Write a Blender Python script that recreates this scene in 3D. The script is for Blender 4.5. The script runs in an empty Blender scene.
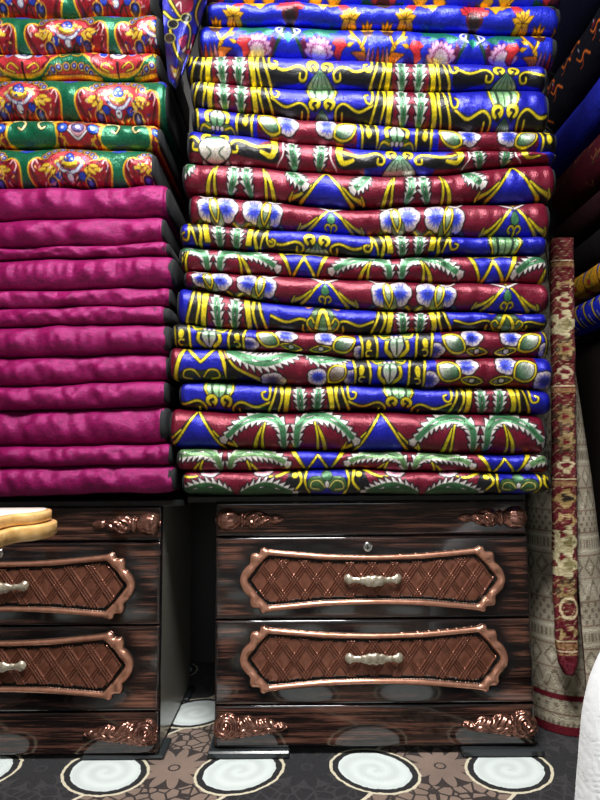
import bpy, math, random
import numpy as np
from mathutils import Matrix, Vector

C = bpy.context.scene.collection
SC = bpy.context.scene
rnd = random.Random(7)

# ------------------------------------------------------------------ camera
FPX = 578.0
PITCH, ROLL = math.radians(5.1), math.radians(0.42)
F_ = Vector((0, math.cos(PITCH), math.sin(PITCH)))
U0 = Vector((0, -math.sin(PITCH), math.cos(PITCH)))
R0 = Vector((1, 0, 0))
R_ = R0 * math.cos(ROLL) - U0 * math.sin(ROLL)
U_ = R0 * math.sin(ROLL) + U0 * math.cos(ROLL)
HC = 0.0
def at(px, py, Y):
    d = F_ + R_ * ((px - 300) / FPX) - U_ * ((py - 400) / FPX)
    t = Y / d.y
    return Vector((d.x * t, Y, HC + d.z * t))
HC = -at(380, 758.5, 1.455).z + 0.0072
cam = bpy.data.cameras.new('camera'); camo = bpy.data.objects.new('camera', cam); C.objects.link(camo)
cam.sensor_fit = 'VERTICAL'; cam.sensor_height = 36.0; cam.sensor_width = 27.0
cam.lens = 36.0 * FPX / 800.0
cam.clip_start = 0.02
m = Matrix((( R_.x, U_.x, -F_.x, 0), (R_.y, U_.y, -F_.y, 0), (R_.z, U_.z, -F_.z, HC), (0, 0, 0, 1)))
camo.matrix_world = m
SC.camera = camo
SC.view_settings.view_transform = 'Standard'; SC.view_settings.look = 'None'
SC.view_settings.gamma = 1.0; SC.view_settings.use_curve_mapping = False
SC.view_settings.exposure = 0.12

# ------------------------------------------------------------------ helpers
def lin(c):
    c = np.asarray(c, float) / 255.0
    return np.where(c <= 0.04045, c / 12.92, ((c + 0.055) / 1.055) ** 2.4)
def L4(c):
    r = lin(c); return (float(r[0]), float(r[1]), float(r[2]), 1.0)

def empty(name, loc, label=None, cat=None, group=None):
    o = bpy.data.objects.new(name, None); C.objects.link(o); o.location = loc
    o.empty_display_size = 0.05
    tag(o, label, cat, group); return o
def tag(o, label=None, cat=None, group=None, kind=None):
    if label: o['label'] = label
    if cat: o['category'] = cat
    if group: o['group'] = group
    if kind: o['kind'] = kind
    return o
def make(name, verts, faces, mat, parent=None, smooth=True, colors=None, loc=None):
    """faces: list of tuples or an (n,4) array; verts (n,3) in world space when there is a parent Empty."""
    v = np.asarray(verts, float)
    org = np.zeros(3)
    if parent is not None:
        p = parent
        while p is not None:
            org += np.array(p.location); p = p.parent
    if loc is not None: org = np.array(loc, float)
    me = bpy.data.meshes.new(name)
    if isinstance(faces, tuple):           # (quads array, extra list)
        q, extra = faces
        flat = [int(i) for i in np.asarray(q).ravel()]
        tot = [4] * len(q)
        for e in extra: flat += list(e); tot.append(len(e))
        me.vertices.add(len(v)); me.vertices.foreach_set('co', (v - org).astype(np.float32).ravel())
        me.loops.add(len(flat)); me.loops.foreach_set('vertex_index', np.array(flat, np.int32))
        st = np.concatenate([[0], np.cumsum(tot)[:-1]]).astype(np.int32)
        me.polygons.add(len(tot)); me.polygons.foreach_set('loop_start', st)
        me.polygons.foreach_set('loop_total', np.array(tot, np.int32))
        me.update(calc_edges=True); me.validate()
    else:
        me.from_pydata([tuple(x) for x in (v - org)], [], [tuple(f) for f in faces])
    if smooth: me.polygons.foreach_set('use_smooth', np.ones(len(me.polygons), bool))
    if colors is not None:
        a = me.color_attributes.new('pattern', 'FLOAT_COLOR', 'POINT')
        c = np.ones((len(v), 4), np.float32); c[:, :3] = colors
        a.data.foreach_set('color', c.ravel())
    if mat: me.materials.append(mat)
    o = bpy.data.objects.new(name, me); C.objects.link(o)
    if parent is not None: o.parent = parent
    if loc is not None: o.location = loc
    me.update()
    return o

class MB:
    def __init__(s): s.v = []; s.f = []
    def add(s, v, f):
        n = len(s.v); s.v += [tuple(p) for p in v]; s.f += [tuple(i + n for i in q) for q in f]
    def box(s, x0, x1, y0, y1, z0, z1, b=0.0):
        if b <= 0:
            v = [(x, y, z) for z in (z0, z1) for y in (y0, y1) for x in (x0, x1)]
            s.add(v, [(0, 2, 3, 1), (4, 5, 7, 6), (0, 1, 5, 4), (2, 6, 7, 3), (0, 4, 6, 2), (1, 3, 7, 5)])
        else:                              # chamfered box
            import itertools
            v = []; idx = {}
            for sx, sy, sz in itertools.product((0, 1), repeat=3):
                X = (x0, x1)[sx]; Y = (y0, y1)[sy]; Z = (z0, z1)[sz]
                ix = b if sx == 0 else -b; iy = b if sy == 0 else -b; iz = b if sz == 0 else -b
                for k, p in enumerate(((X, Y + iy, Z + iz), (X + ix, Y, Z + iz), (X + ix, Y + iy, Z))):
                    idx[(sx, sy, sz, k)] = len(v); v.append(p)
            f = []
            g = lambda a, k: idx[(a[0], a[1], a[2], k)]
            for k in range(3):
                for sd in (0, 1):
                    o1, o2 = [i for i in range(3) if i != k]
                    loop = []
                    for (p, q) in ((0, 0), (1, 0), (1, 1), (0, 1)):
                        a = [0, 0, 0]; a[k] = sd; a[o1] = p; a[o2] = q; loop.append(g(a, k))
                    flip = (sd == 0) ^ (k == 1)
                    f.append(tuple(loop[::-1] if flip else loop))
            for k in range(3):
                o1, o2 = [i for i in range(3) if i != k]
                for p in (0, 1):
                    for q in (0, 1):
                        a = [0, 0, 0]; a[o1] = p; a[o2] = q; bb = list(a); bb[k] = 1
                        f.append((g(a, o1), g(a, o2), g(bb, o2), g(bb, o1)))
            for sx, sy, sz in itertools.product((0, 1), repeat=3):
                f.append(tuple(idx[(sx, sy, sz, k)] for k in range(3)))
            s.add(v, f)
    def lathe(s, prof, org, axis, n=24):
        """prof: list of (distance along axis, radius)"""
        ax = Vector(axis).normalized(); a = ax.orthogonal().normalized(); b = ax.cross(a)
        v = []; f = []
        for (t, r) in prof:
            for k in range(n):
                th = 2 * math.pi * k / n
                v.append(Vector(org) + ax * t + (a * math.cos(th) + b * math.sin(th)) * r)
        for i in range(len(prof) - 1):
            for k in range(n):
                f.append((i * n + k, i * n + (k + 1) % n, (i + 1) * n + (k + 1) % n, (i + 1) * n + k))
        f.append(tuple(range(n))[::-1]); f.append(tuple((len(prof) - 1) * n + k for k in range(n)))
        s.add(v, f)
    def build(s, name, mat, parent=None, smooth=False, loc=None):
        o = make(name, s.v, s.f, mat, parent, smooth, loc=loc)
        import bmesh
        bm = bmesh.new(); bm.from_mesh(o.data); bmesh.ops.recalc_face_normals(bm, faces=bm.faces); bm.to_mesh(o.data); bm.free()
        return o

def grid_faces(nr, nc, wrap_r=False):
    r = np.arange(nr if wrap_r else nr - 1); c = np.arange(nc - 1)
    R, Cc = np.meshgrid(r, c, indexing='ij'); R2 = (R + 1) % nr
    return np.stack([R * nc + Cc, R * nc + Cc + 1, R2 * nc + Cc + 1, R2 * nc + Cc], -1).reshape(-1, 4)

# ------------------------------------------------------------------ node materials
class NT:
    def __init__(s, name):
        s.m = bpy.data.materials.new(name); s.m.use_nodes = True; s.t = s.m.node_tree
        s.b = s.t.nodes['Principled BSDF']
    def n(s, typ, **kw):
        x = s.t.nodes.new(typ)
        for k, v in kw.items():
            if k.startswith('i_'): x.inputs[k[2:].replace('_', ' ')].default_value = v
            else: setattr(x, k, v)
        return x
    def l(s, a, b): s.t.links.new(a, b)
    def put(s, sock, v):
        if isinstance(v, (int, float)): sock.default_value = v
        elif isinstance(v, tuple): sock.default_value = v
        else: s.l(v, sock)
    def M(s, op, a, b=0.0, c=0.0, clamp=False):
        x = s.t.nodes.new('ShaderNodeMath'); x.operation = op; x.use_clamp = clamp
        for i, v in enumerate((a, b, c)): s.put(x.inputs[i], v)
        return x.outputs[0]
    def mix(s, f, a, b):
        x = s.t.nodes.new('ShaderNodeMix'); x.data_type = 'RGBA'
        s.put(x.inputs[0], f); s.put(x.inputs[6], a); s.put(x.inputs[7], b)
        return x.outputs[2]
    def coords(s, scale=(1, 1, 1), rot=(0, 0, 0)):
        tc = s.n('ShaderNodeTexCoord'); mp = s.n('ShaderNodeMapping')
        mp.inputs['Scale'].default_value = scale; mp.inputs['Rotation'].default_value = rot
        s.l(tc.outputs['Object'], mp.inputs[0]); return mp.outputs[0]
    def noise(s, vec, scale, detail=3.0, rough=0.55):
        x = s.n('ShaderNodeTexNoise'); x.inputs['Scale'].default_value = scale
        x.inputs['Detail'].default_value = detail; x.inputs['Roughness'].default_value = rough
        s.l(vec, x.inputs['Vector']); return x.outputs['Fac']
    def ramp(s, fac, stops):
        x = s.n('ShaderNodeValToRGB'); e = x.color_ramp.elements
        while len(e) < len(stops): e.new(0.5)
        for i, (p, c) in enumerate(stops): e[i].position = p; e[i].color = c
        s.l(fac, x.inputs[0]); return x.outputs[0]
    def bump(s, h, strength, dist=0.01):
        x = s.n('ShaderNodeBump'); x.inputs['Strength'].default_value = strength; x.inputs['Distance'].default_value = dist
        s.l(h, x.inputs['Height']); s.l(x.outputs[0], s.b.inputs['Normal']); return x
    def set(s, **kw):
        for k, v in kw.items(): s.put(s.b.inputs[k.replace('_', ' ')], v)
        return s

def plain(name, col, rough=0.5, metal=0.0, **kw):
    n = NT(name); n.set(Base_Color=L4(col), Roughness=rough, Metallic=metal, **kw)
    v = n.coords(); n.bump(n.noise(v, 60.0), 0.04, 0.002); return n.m

def satin(name, metal=0.45, rough=0.33, spec=0.7):
    """pile satin: the sheen takes the dye's colour, with a fine upright nap"""
    n = NT(name); at_ = n.n('ShaderNodeAttribute', attribute_name='pattern')
    f = n.noise(n.coords((70, 30, 14)), 2.4, 4.0, 0.65); g = n.noise(n.coords((260, 120, 90)), 2.0, 2.0); h = n.noise(n.coords((9, 9, 20)), 2.0, 2.0)
    n.bump(n.M('ADD', n.M('ADD', f, n.M('MULTIPLY', g, 1.0)), n.M('MULTIPLY', h, 1.6)), 0.30, 0.006)
    w_ = n.noise(n.coords((170, 60, 75)), 2.0, 3.0, 0.7)
    nap = n.ramp(w_, [(0.36, (.42, .42, .42, 1)), (0.62, (0, 0, 0, 1))])
    col = n.mix(nap, at_.outputs['Color'], (0, 0, 0, 1))
    n.l(col, n.b.inputs['Base Color'])
    n.set(Roughness=n.M('ADD', n.M('MULTIPLY', f, 0.22), rough - 0.1), Metallic=metal, Specular_IOR_Level=spec)
    return n.m
SATIN = satin('patterned_satin_velvet')
DULL = satin('patterned_dull_velvet', 0.0, 0.8, 0.12)

def magenta():
    n = NT('magenta_crushed_velvet')
    f = n.noise(n.coords((40, 44, 64)), 2.2, 6.0, 0.72); g = n.noise(n.coords((150, 150, 170)), 3.0, 3.0, 0.65); h = n.noise(n.coords((5, 8, 14)), 1.7, 3.0)
    n.l(n.ramp(n.M('ADD', n.M('MULTIPLY', f, 0.7), n.M('MULTIPLY', g, 0.3)),
        [(0.34, L4((86, 0, 47))), (0.52, L4((130, 3, 77))), (0.70, L4((166, 16, 107)))]), n.b.inputs['Base Color'])
    n.bump(n.M('ADD', n.M('ADD', f, n.M('MULTIPLY', g, 0.6)), n.M('MULTIPLY', h, 0.9)), 0.36, 0.010)
    n.set(Roughness=n.M('ADD', 0.26, n.M('MULTIPLY', g, 0.3)), Metallic=0.2, Sheen_Weight=0.1, Sheen_Roughness=0.3, Specular_IOR_Level=0.8)
    n.b.inputs['Sheen Tint'].default_value = L4((255, 120, 200)); n.b.inputs['Specular Tint'].default_value = L4((240, 180, 240))
    return n.m
MAGENTA = magenta()
BIND = plain('charcoal_binding_cloth', (16, 19, 23), 0.85)
BINDG = plain('slate_binding_cloth', (46, 50, 54), 0.85)

def ebony():
    n = NT('streaked_ebony_lacquer')
    v = n.coords((1.3, 9, 26)); f = n.noise(v, 3.2, 7.0, 0.62)
    v2 = n.coords((3.0, 30, 120)); g = n.noise(v2, 2.5, 4.0, 0.6)
    s = n.M('ADD', n.M('MULTIPLY', f, 0.7), n.M('MULTIPLY', g, 0.3))
    col = n.ramp(s, [(0.42, L4((12, 9, 9))), (0.49, L4((36, 22, 18))), (0.55, L4((84, 54, 44))), (0.64, L4((122, 82, 66)))])
    a = n.n('ShaderNodeAttribute', attribute_name='pattern')    # airbrushed black edging of the finish
    col = n.mix(a.outputs['Fac'], (0.004, 0.004, 0.005, 1), col)
    n.l(col, n.b.inputs['Base Color'])
    n.set(Roughness=0.10, Specular_IOR_Level=0.6, Coat_Weight=0.5, Coat_Roughness=0.04)
    n.bump(n.noise(n.coords((4, 4, 4)), 2.0, 2.0), 0.10, 0.01)
    return n.m
EBONY = ebony()
BLACKLAC = plain('black_lacquer', (24, 27, 29), 0.14, 0.0, Specular_IOR_Level=0.6)
SIDELAC = plain('dark_grey_lacquer', (124, 121, 112), 0.2)
FOOTLAC = plain('black_foot_lacquer', (44, 48, 50), 0.2)

def copper(name, hi, lo, rough=0.27, metal=0.85, patina=False):
    n = NT(name); v = n.coords((20, 20, 20)); f = n.noise(v, 3.0, 4.0)
    col = n.mix(n.ramp(f, [(0.35, (0, 0, 0, 1)), (0.65, (1, 1, 1, 1))]), L4(lo), L4(hi))
    if patina:
        a = n.n('ShaderNodeAttribute', attribute_name='pattern'); col = n.mix(a.outputs['Fac'], L4((26, 26, 24)), col)
    n.l(col, n.b.inputs['Base Color'])
    n.set(Roughness=rough, Metallic=metal); n.bump(n.noise(v, 14.0), 0.06, 0.002)
    return n.m
COPPER = copper('antique_copper', (212, 156, 130), (190, 134, 110), 0.24, 0.7, True)
COPPERD = copper('dark_antique_copper', (170, 122, 106), (104, 72, 62), 0.2)
PANEL = copper('brown_pressed_panel', (136, 86, 68), (116, 72, 56), 0.2, 0.45)
IVORY = copper('aged_silver_ivory', (205, 196, 176), (150, 138, 118), 0.33, 0.6)
CHROME = plain('chrome', (215, 215, 212), 0.15, 1.0)
PEWTER = copper('dark_pewter', (120, 112, 98), (60, 54, 48), 0.3, 0.8)
HOLE = plain('keyhole_black', (6, 6, 6), 0.6)

# ------------------------------------------------------------------ pattern painter
def cr(pts, closed=False, n=6):
    p = np.asarray(pts, float)
    if len(p) < 3: return p
    if closed: q = np.vstack([p[-1], p, p[0], p[1]])
    else: q = np.vstack([2 * p[0] - p[1], p, 2 * p[-1] - p[-2]])
    out = []; ts = np.arange(n) / n
    for i in range(1, len(q) - 2):
        a, b, c, d = q[i - 1], q[i], q[i + 1], q[i + 2]
        for t in ts:
            out.append(0.5 * (2 * b + (c - a) * t + (2 * a - 5 * b + 4 * c - d) * t * t + (3 * b - a - 3 * c + d) * t ** 3))
    if not closed: out.append(q[-2])
    return np.array(out)
def sdf_poly(P, x, y):
    d = np.full(x.shape, 1e9); ins = np.zeros(x.shape, bool); n = len(P)
    for i in range(n):
        ax, ay = P[i]; bx, by = P[(i + 1) % n]
        ex, ey = bx - ax, by - ay; L = ex * ex + ey * ey
        if L < 1e-12: continue
        wx, wy = x - ax, y - ay
        t = np.clip((wx * ex + wy * ey) / L, 0, 1)
        d = np.minimum(d, (wx - t * ex) ** 2 + (wy - t * ey) ** 2)
        c = ((ay > y) != (by > y))
        if ey != 0: ins ^= c & (x < ex * (y - ay) / ey + ax)
    d = np.sqrt(d); return np.where(ins, -d, d)

class Canvas:
    AA = 0.75
    def __init__(s, x, y, base): s.x = x; s.y = y; s.c = np.empty(x.shape + (3,)); s.c[:] = base
    def sub(s, x0, x1, y0, y1):
        return np.nonzero((s.x >= x0) & (s.x <= x1) & (s.y >= y0) & (s.y <= y1))[0]
    def blend(s, i, a, col):
        if callable(col): col = col(s.x[i], s.y[i])
        col = np.asarray(col, float); a = a[:, None]; s.c[i] = s.c[i] * (1 - a) + col * a
    def fill(s, P, col, grow=0.0, ol=0.0, olc=(10, 10, 14), smooth=True):
        P = cr(P, True) if smooth else np.asarray(P, float)
        m_ = grow + ol + 1.5
        i = s.sub(P[:, 0].min() - m_, P[:, 0].max() + m_, P[:, 1].min() - m_, P[:, 1].max() + m_)
        if not len(i): return
        d = sdf_poly(P, s.x[i], s.y[i]) - grow
        if ol > 0: s.blend(i, np.clip(0.5 - (d - ol) / s.AA, 0, 1), olc)
        s.blend(i, np.clip(0.5 - d / s.AA, 0, 1), col)
    def rect(s, x0, x1, y0, y1, col): s.fill([(x0, y0), (x1, y0), (x1, y1), (x0, y1)], col, smooth=False)
    def stroke(s, pts, w0, col, w1=None, ol=0.0, olc=(10, 10, 14), n=6):
        P = cr(pts, False, n); w1 = w0 if w1 is None else w1
        m_ = max(w0, w1) + ol + 1.5
        i = s.sub(P[:, 0].min() - m_, P[:, 0].max() + m_, P[:, 1].min() - m_, P[:, 1].max() + m_)
        if not len(i): return
        x, y = s.x[i], s.y[i]; best = np.full(x.shape, 1e9); N = len(P) - 1
        for k in range(N):
            ax, ay = P[k]; ex, ey = P[k + 1] - P[k]; L = ex * ex + ey * ey
            if L < 1e-12: continue
            t = np.clip(((x - ax) * ex + (y - ay) * ey) / L, 0, 1)
            w = w0 + (w1 - w0) * (k + t) / N
            best = np.minimum(best, np.hypot(x - ax - t * ex, y - ay - t * ey) - w / 2)
        if ol > 0: s.blend(i, np.clip(0.5 - (best - ol) / s.AA, 0, 1), olc)
        s.blend(i, np.clip(0.5 - best / s.AA, 0, 1), col)
    def ell(s, cx, cy, rx, ry, col, ol=0.0, ang=0.0, olc=(10, 10, 14)):
        t = np.arange(20) / 20 * 2 * np.pi; c, n = math.cos(ang), math.sin(ang)
        u, v = rx * np.cos(t), ry * np.sin(t)
        s.fill(np.stack([cx + u * c - v * n, cy + u * n + v * c], 1), col, ol=ol, olc=olc, smooth=False)

BLUE = (18, 24, 176); BURG = (120, 8, 42); YEL = (236, 212, 30); BLK = (13, 13, 18)
WHT = (232, 222, 218); GRN = (66, 128, 84); DGRN = (34, 70, 44); LGRN = (140, 190, 140); PNK = (214, 150, 165)

def grad(c0, c1, a, b, axis='y'):
    c0 = np.array(c0, float); c1 = np.array(c1, float)
    def f(x, y):
        t = np.clip(((y if axis == 'y' else x) - a) / (b - a), 0, 1)[:, None]; return c0 * (1 - t) + c1 * t
    return f
def mir(cx, m, pts): return [(cx + m * x, y) for x, y in pts]

def serr(c, path, w, nsp=8, both=True, inner=GRN, slit=True, side=1, tip=0.25):
    """a leaf with a white saw-toothed edge and a green heart, following a path"""
    P = cr(path, False, 8); seg = np.hypot(*np.diff(P, axis=0).T); L = np.concatenate([[0], np.cumsum(seg)])
    def pt(t):
        s_ = t * L[-1]; return np.array([np.interp(s_, L, P[:, 0]), np.interp(s_, L, P[:, 1])])
    def nrm(t):
        d = pt(min(1, t + .03)) - pt(max(0, t - .03)); d /= (np.hypot(*d) + 1e-9); return np.array([-d[1], d[0]]), d
    prof = lambda t: w * (tip + (1 - tip) * math.sin(math.pi * min(1, max(0, 0.12 + 0.8 * t))))
    lt = []; rt = []; li = []; ri = []
    for k in range(nsp):
        t = (k + 0.1) / nsp; t2 = (k + 0.75) / nsp
        for (lst, sg, sp) in ((lt, 1, both or side > 0), (rt, -1, both or side < 0)):
            n, d = nrm(t); lst.append(pt(t) + n * sg * prof(t) * (0.58 if sp else 0.8))
            n, d = nrm(t2); lst.append(pt(t2) + n * sg * prof(t2) * (1.36 if sp else 0.8) + d * (prof(t2) * 0.5 if sp else 0))
        n, d = nrm(t); li.append(pt(t) + n * prof(t) * 0.58); ri.append(pt(t) - n * prof(t) * 0.58)
    poly = lt + [pt(1.0) + nrm(1.0)[1] * w * 0.3] + rt[::-1]
    c.fill(poly, WHT, ol=1.2, smooth=False)
    ga = P[0]; gb = P[-1]
    c.fill(li + ri[::-1], inner, smooth=True)
    if slit:
        for t in (0.28, 0.52, 0.76):
            a = pt(t - .05); b = pt(t + .07); c.stroke([a, (a + b) / 2, b], w * 0.3, DGRN, w * 0.1)
        for t in (0.4, 0.66):
            a = pt(t - .03); b = pt(t + .04); c.stroke([a, b], w * 0.16, WHT, w * 0.06, ol=0.5)
def vleaf(c, cx, y0, y1, w=5.0, lean=0.0, inner=GRN):
    serr(c, [(cx - lean, y1), (cx, (y0 + y1) / 2), (cx + lean, y0)], w, 5, inner=inner)
def flower(c, cx, cy, rx, ry, ang=0.0, blue=(38, 58, 205), ph=0.0):
    t = np.arange(48) / 48 * 2 * np.pi
    r = 0.84 + 0.16 * np.abs(np.cos(2.5 * t + ph)) ** 0.6
    P = np.stack([cx + rx * r * np.cos(t), cy + ry * r * np.sin(t)], 1)
    def col(x, y):
        th = np.arctan2((y - cy) / ry, (x - cx) / rx); d = np.hypot((x - cx) / rx, (y - cy) / ry)
        d = d + (0.09 * np.sin(11 * th + cx) + 0.10 * np.sin(23 * th + cy)) * np.clip(d * 1.4, 0, 1)
        k = np.clip((d - 0.36) / 0.42, 0, 1)[:, None]
        k2 = np.clip(d / 0.3, 0, 1)[:, None]
        return (np.array((26, 34, 120)) * (1 - k2) + np.array(blue) * k2) * (1 - k) + np.array((226, 210, 214)) * k
    c.fill(P, col, ol=1.2, smooth=False)
def pod(c, cx, cy, L, w, ang, c0=WHT, c1=(70, 110, 70), yel=1.7):
    u = np.linspace(-1, 1, 13); h = (1 - u * u) ** 0.8
    ca, sa = math.cos(ang), math.sin(ang)
    def rot(a, b): return np.stack([cx + a * ca - b * sa, cy + a * sa + b * ca], 1)
    def out(k): return np.vstack([rot(u * L / 2 * k, h * w / 2 * k), rot(u[::-1] * L / 2 * k, -h[::-1] * w / 2 * k)[1:-1]])
    c.fill(out(1.0), YEL, ol=1.0, smooth=False)
    c.fill(out(1.0), BLK, grow=-yel, smooth=False)
    def col(x, y):
        t = np.clip(((x - cx) * ca + (y - cy) * sa) / (L * 0.8) + 0.5, 0, 1)[:, None]
        return np.array(c0) * (1 - t) + np.array(c1) * t
    c.fill(out(1.0), col, grow=-yel - 0.7, smooth=False)
def tent(c, cx, w, H, apex=0.1, orn=False, spread=1.35, invert=False, ap2=None):
    a = apex * H
    c.fill([(cx, a - 2), (cx + w * .32, H * .55), (cx + w * spread * .62, H * 1.02), (cx - w * spread * .62, H * 1.02), (cx - w * .32, H * .55)], BLK, smooth=False)
    c.fill([(cx, a), (cx + w * .24, H * .55), (cx + w * .47, H * 1.05), (cx - w * .47, H * 1.05), (cx - w * .24, H * .55)], BLUE, smooth=False)
    for m_ in (-1, 1):
        c.stroke(mir(cx, m_, [(0, a), (w * .22, H * .5), (w * .36, H * .78), (w * .52, H * 1.0)]), 2.0, YEL, 2.8, ol=0.8)
        c.stroke(mir(cx, m_, [(w * .30, H * .55), (w * .5, H * .8), (w * .72, H * .93)]), 1.4, YEL, 3.4, ol=0.8)
        c.stroke(mir(cx, m_, [(w * .72, H * .95), (w * .66, H * .78)]), 2.6, YEL, 1.0, ol=0.5)
    if orn:
        c.fill([(cx, H * .32), (cx + 4, H * .58), (cx, H * .72), (cx - 4, H * .58)], GRN, ol=0.7)
        for m_ in (-1, 1): c.stroke(mir(cx, m_, [(0, H * .95), (1, H * .78), (4, H * .74), (6, H * .84), (4, H * .9)]), 1.5, YEL, ol=0.5)
        for m_ in (-1, 1): c.stroke(mir(cx, m_, [(1, a + 3), (8, a), (16, a - 4)]), 2.8, WHT, 1.0, ol=0.7)
def curl(c, x, y, r, m_, w=2.0, col=YEL, turn=1.6, a0=-1.57):
    t = np.linspace(0, turn * math.pi, 14); rr = r * (1 - 0.62 * t / t[-1])
    c.stroke(np.stack([x + m_ * rr * np.cos(a0 + t), y + rr * np.sin(a0 + t)], 1), w, col, w * 0.9, ol=0.6, n=2)
def eye(c, x, y, r, m_):
    c.ell(x, y, r, r * .92, YEL, ol=0.9)
    c.stroke([(x - m_ * r * .2, y - r * .15), (x + m_ * r * .25, y + r * .1), (x - m_ * r * .15, y + r * .6)], r * .5, BLK, r * .3)
    c.ell(x - m_ * r * .15, y + r * .9, r * .35, r * .3, BLK)
def fan(c, cx, y0, y1, w, up=True):
    P = [(cx, y0), (cx + w * .3, y0 + (y1 - y0) * .5), (cx + w * .55, y1), (cx - w * .55, y1), (cx - w * .3, y0 + (y1 - y0) * .5)]
    c.fill(P, grad((30, 90, 55), (222, 220, 205), min(y0, y1), max(y0, y1)) if y1 > y0 else grad((222, 220, 205), (30, 90, 55), y1, y0), ol=1.0, smooth=False)
    for k in (-.3, -.1, .1, .3): c.stroke([(cx + k * .2 * w, y0 + (y1 - y0) * .2), (cx + k * w, y0 + (y1 - y0) * .8)], 0.7, DGRN)
def dome(c, cx, y0, y1, w, legs=True):
    c.fill([(cx - w * .5, y0), (cx - w * .52, (y0 + y1) / 2), (cx - w * .36, y1), (cx + w * .36, y1), (cx + w * .52, (y0 + y1) / 2), (cx + w * .5, y0)], grad((40, 84, 48), (150, 196, 140), y0, (y0 + y1) / 2), ol=1.2, smooth=False)
    for k in (-.42, -.22, .22, .42):
        c.stroke([(cx + k * w, y0), (cx + k * 1.1 * w, (y0 + y1) / 2), (cx + k * .8 * w, y1)], 1.5, YEL if abs(k) > .3 else DGRN, ol=0.5)
    c.stroke([(cx, y0), (cx, y1)], 1.0, DGRN)
def jhook(c, x, y0, y1, m_, w=2.2):
    h = y1 - y0
    c.stroke([(x - m_ * 3, y0), (x - m_ * 3, y0 + h * .6), (x - m_ * 1, y0 + h * .92), (x + m_ * 3.5, y0 + h * .88), (x + m_ * 5, y0 + h * .6), (x + m_ * 2, y0 + h * .5)], w, YEL, w * .8, ol=0.8)
def bars(c, L, H, m_, inner=17, outer=38, thick=6.0, hook=True, flip=1, slant=2.0):
    """black panel with yellow flame bars beside a leaf pair"""
    x = lambda d: L + m_ * d
    ya, yb = (0, H) if flip > 0 else (H, 0)
    c.fill([(x(inner), ya - 2), (x(outer - 4), ya - 2), (x(outer), (ya + yb) / 2), (x(outer + 3), yb + 2 * flip), (x(inner + 2), yb + 2 * flip)], BLK, smooth=False)
    c.fill([(x(inner + 2 - slant), ya - 2), (x(inner + 2 - slant + thick), ya - 2), (x(inner + 3 + thick), yb + 2 * flip), (x(inner + 4.5), yb + 2 * flip)], YEL, ol=0.8, smooth=False)
    c.stroke([(x(inner + thick + 5), ya - 1), (x(inner + thick + 4), (ya + yb) / 2), (x(inner + thick + 8), yb)], 3.6, YEL, 1.6, ol=0.6)
    c.stroke([(x(outer - 6), ya - 1), (x(outer - 3), (ya + yb) / 2), (x(outer + 3), yb + flip)], 1.6, YEL, 2.6, ol=0.8)
    if hook: jhook(c, x(outer + 4), (0 if flip > 0 else H * .25), H * .62 if flip > 0 else H * .9, m_)
def swoosh(c, E, H, m_, y, x0=14, x1=52, thick=0.28, r=4.5):
    x = lambda d: E + m_ * d
    c.fill([(x(x1), H * (y - .22)), (x((x0 + x1) / 2), H * (y - .12)), (x(x0 + 4), H * (y - .2)), (x(x0), H * y), (x(x0 + 5), H * (y + thick * .7)), (x((x0 + x1) / 2), H * (y + thick)), (x(x1), H * (y + thick))], BLK)
    c.stroke([(x(x1), H * (y - .26)), (x((x0 + x1) / 2 + 4), H * (y - .06)), (x(x0 + 8), H * (y - .22)), (x(x0), H * (y - .05)), (x(x0 + 1), H * (y + .16)), (x(x0 + 6), H * (y + .16)), (x(x0 + 6), H * y)], 2.2, YEL, 1.8, ol=0.9)

def band_eyes(c, H, leafs, eyes, ev=0.45, mode='fan', hooks=True, flip=1, sw=0.8, lw=5.5, ew=6.0):
    for E in eyes:
        for m_ in (-1, 1): swoosh(c, E, H, m_, sw)
        if mode == 'fan': fan(c, E, H * (ev + .12), H * 1.05, 26)
        elif mode == 'dome': dome(c, E, -1, H * (ev - .12), 30)
        elif mode == 'both':
            dome(c, E, -1, H * (ev - .1), 30); fan(c, E, H * (ev + .14), H * 1.05, 16)
        elif mode == 'arch':
            c.fill([(E - 17, H), (E - 13, H * .5), (E - 6, 0), (E + 6, 0), (E + 13, H * .5), (E + 17, H)], grad((40, 60, 36), (110, 150, 90), 0, H), ol=1, smooth=False)
            c.stroke([(E - 7, H * .9), (E - 4, H * .45), (E, H * .15), (E + 4, H * .45), (E + 7, H * .9)], 3.4, YEL, ol=0.8)
            for m_ in (-1, 1): c.stroke(mir(E, m_, [(5, H), (12, H * .95), (16, H * .7), (12, H * .52), (9, H * .7)]), 1.8, YEL, ol=0.7)
            for m_ in (-1, 1): c.stroke(mir(E, m_, [(10, 0), (15, H * .12), (18, 0)]), 3, (220, 150, 60), 1)
        if mode != 'arch':
            for m_ in (-1, 1): eye(c, E + m_ * 7.4, H * ev, ew, m_)
    for L in leafs:
        c.fill([(L - 18, -2), (L + 18, -2), (L + 19, H + 2), (L - 19, H + 2)], BURG, smooth=False)
        for m_ in (-1, 1):
            bars(c, L, H, m_, hook=hooks, flip=flip)
            vleaf(c, L + m_ * 9, -1, H + 1, lw, m_ * 1.2)

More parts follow.
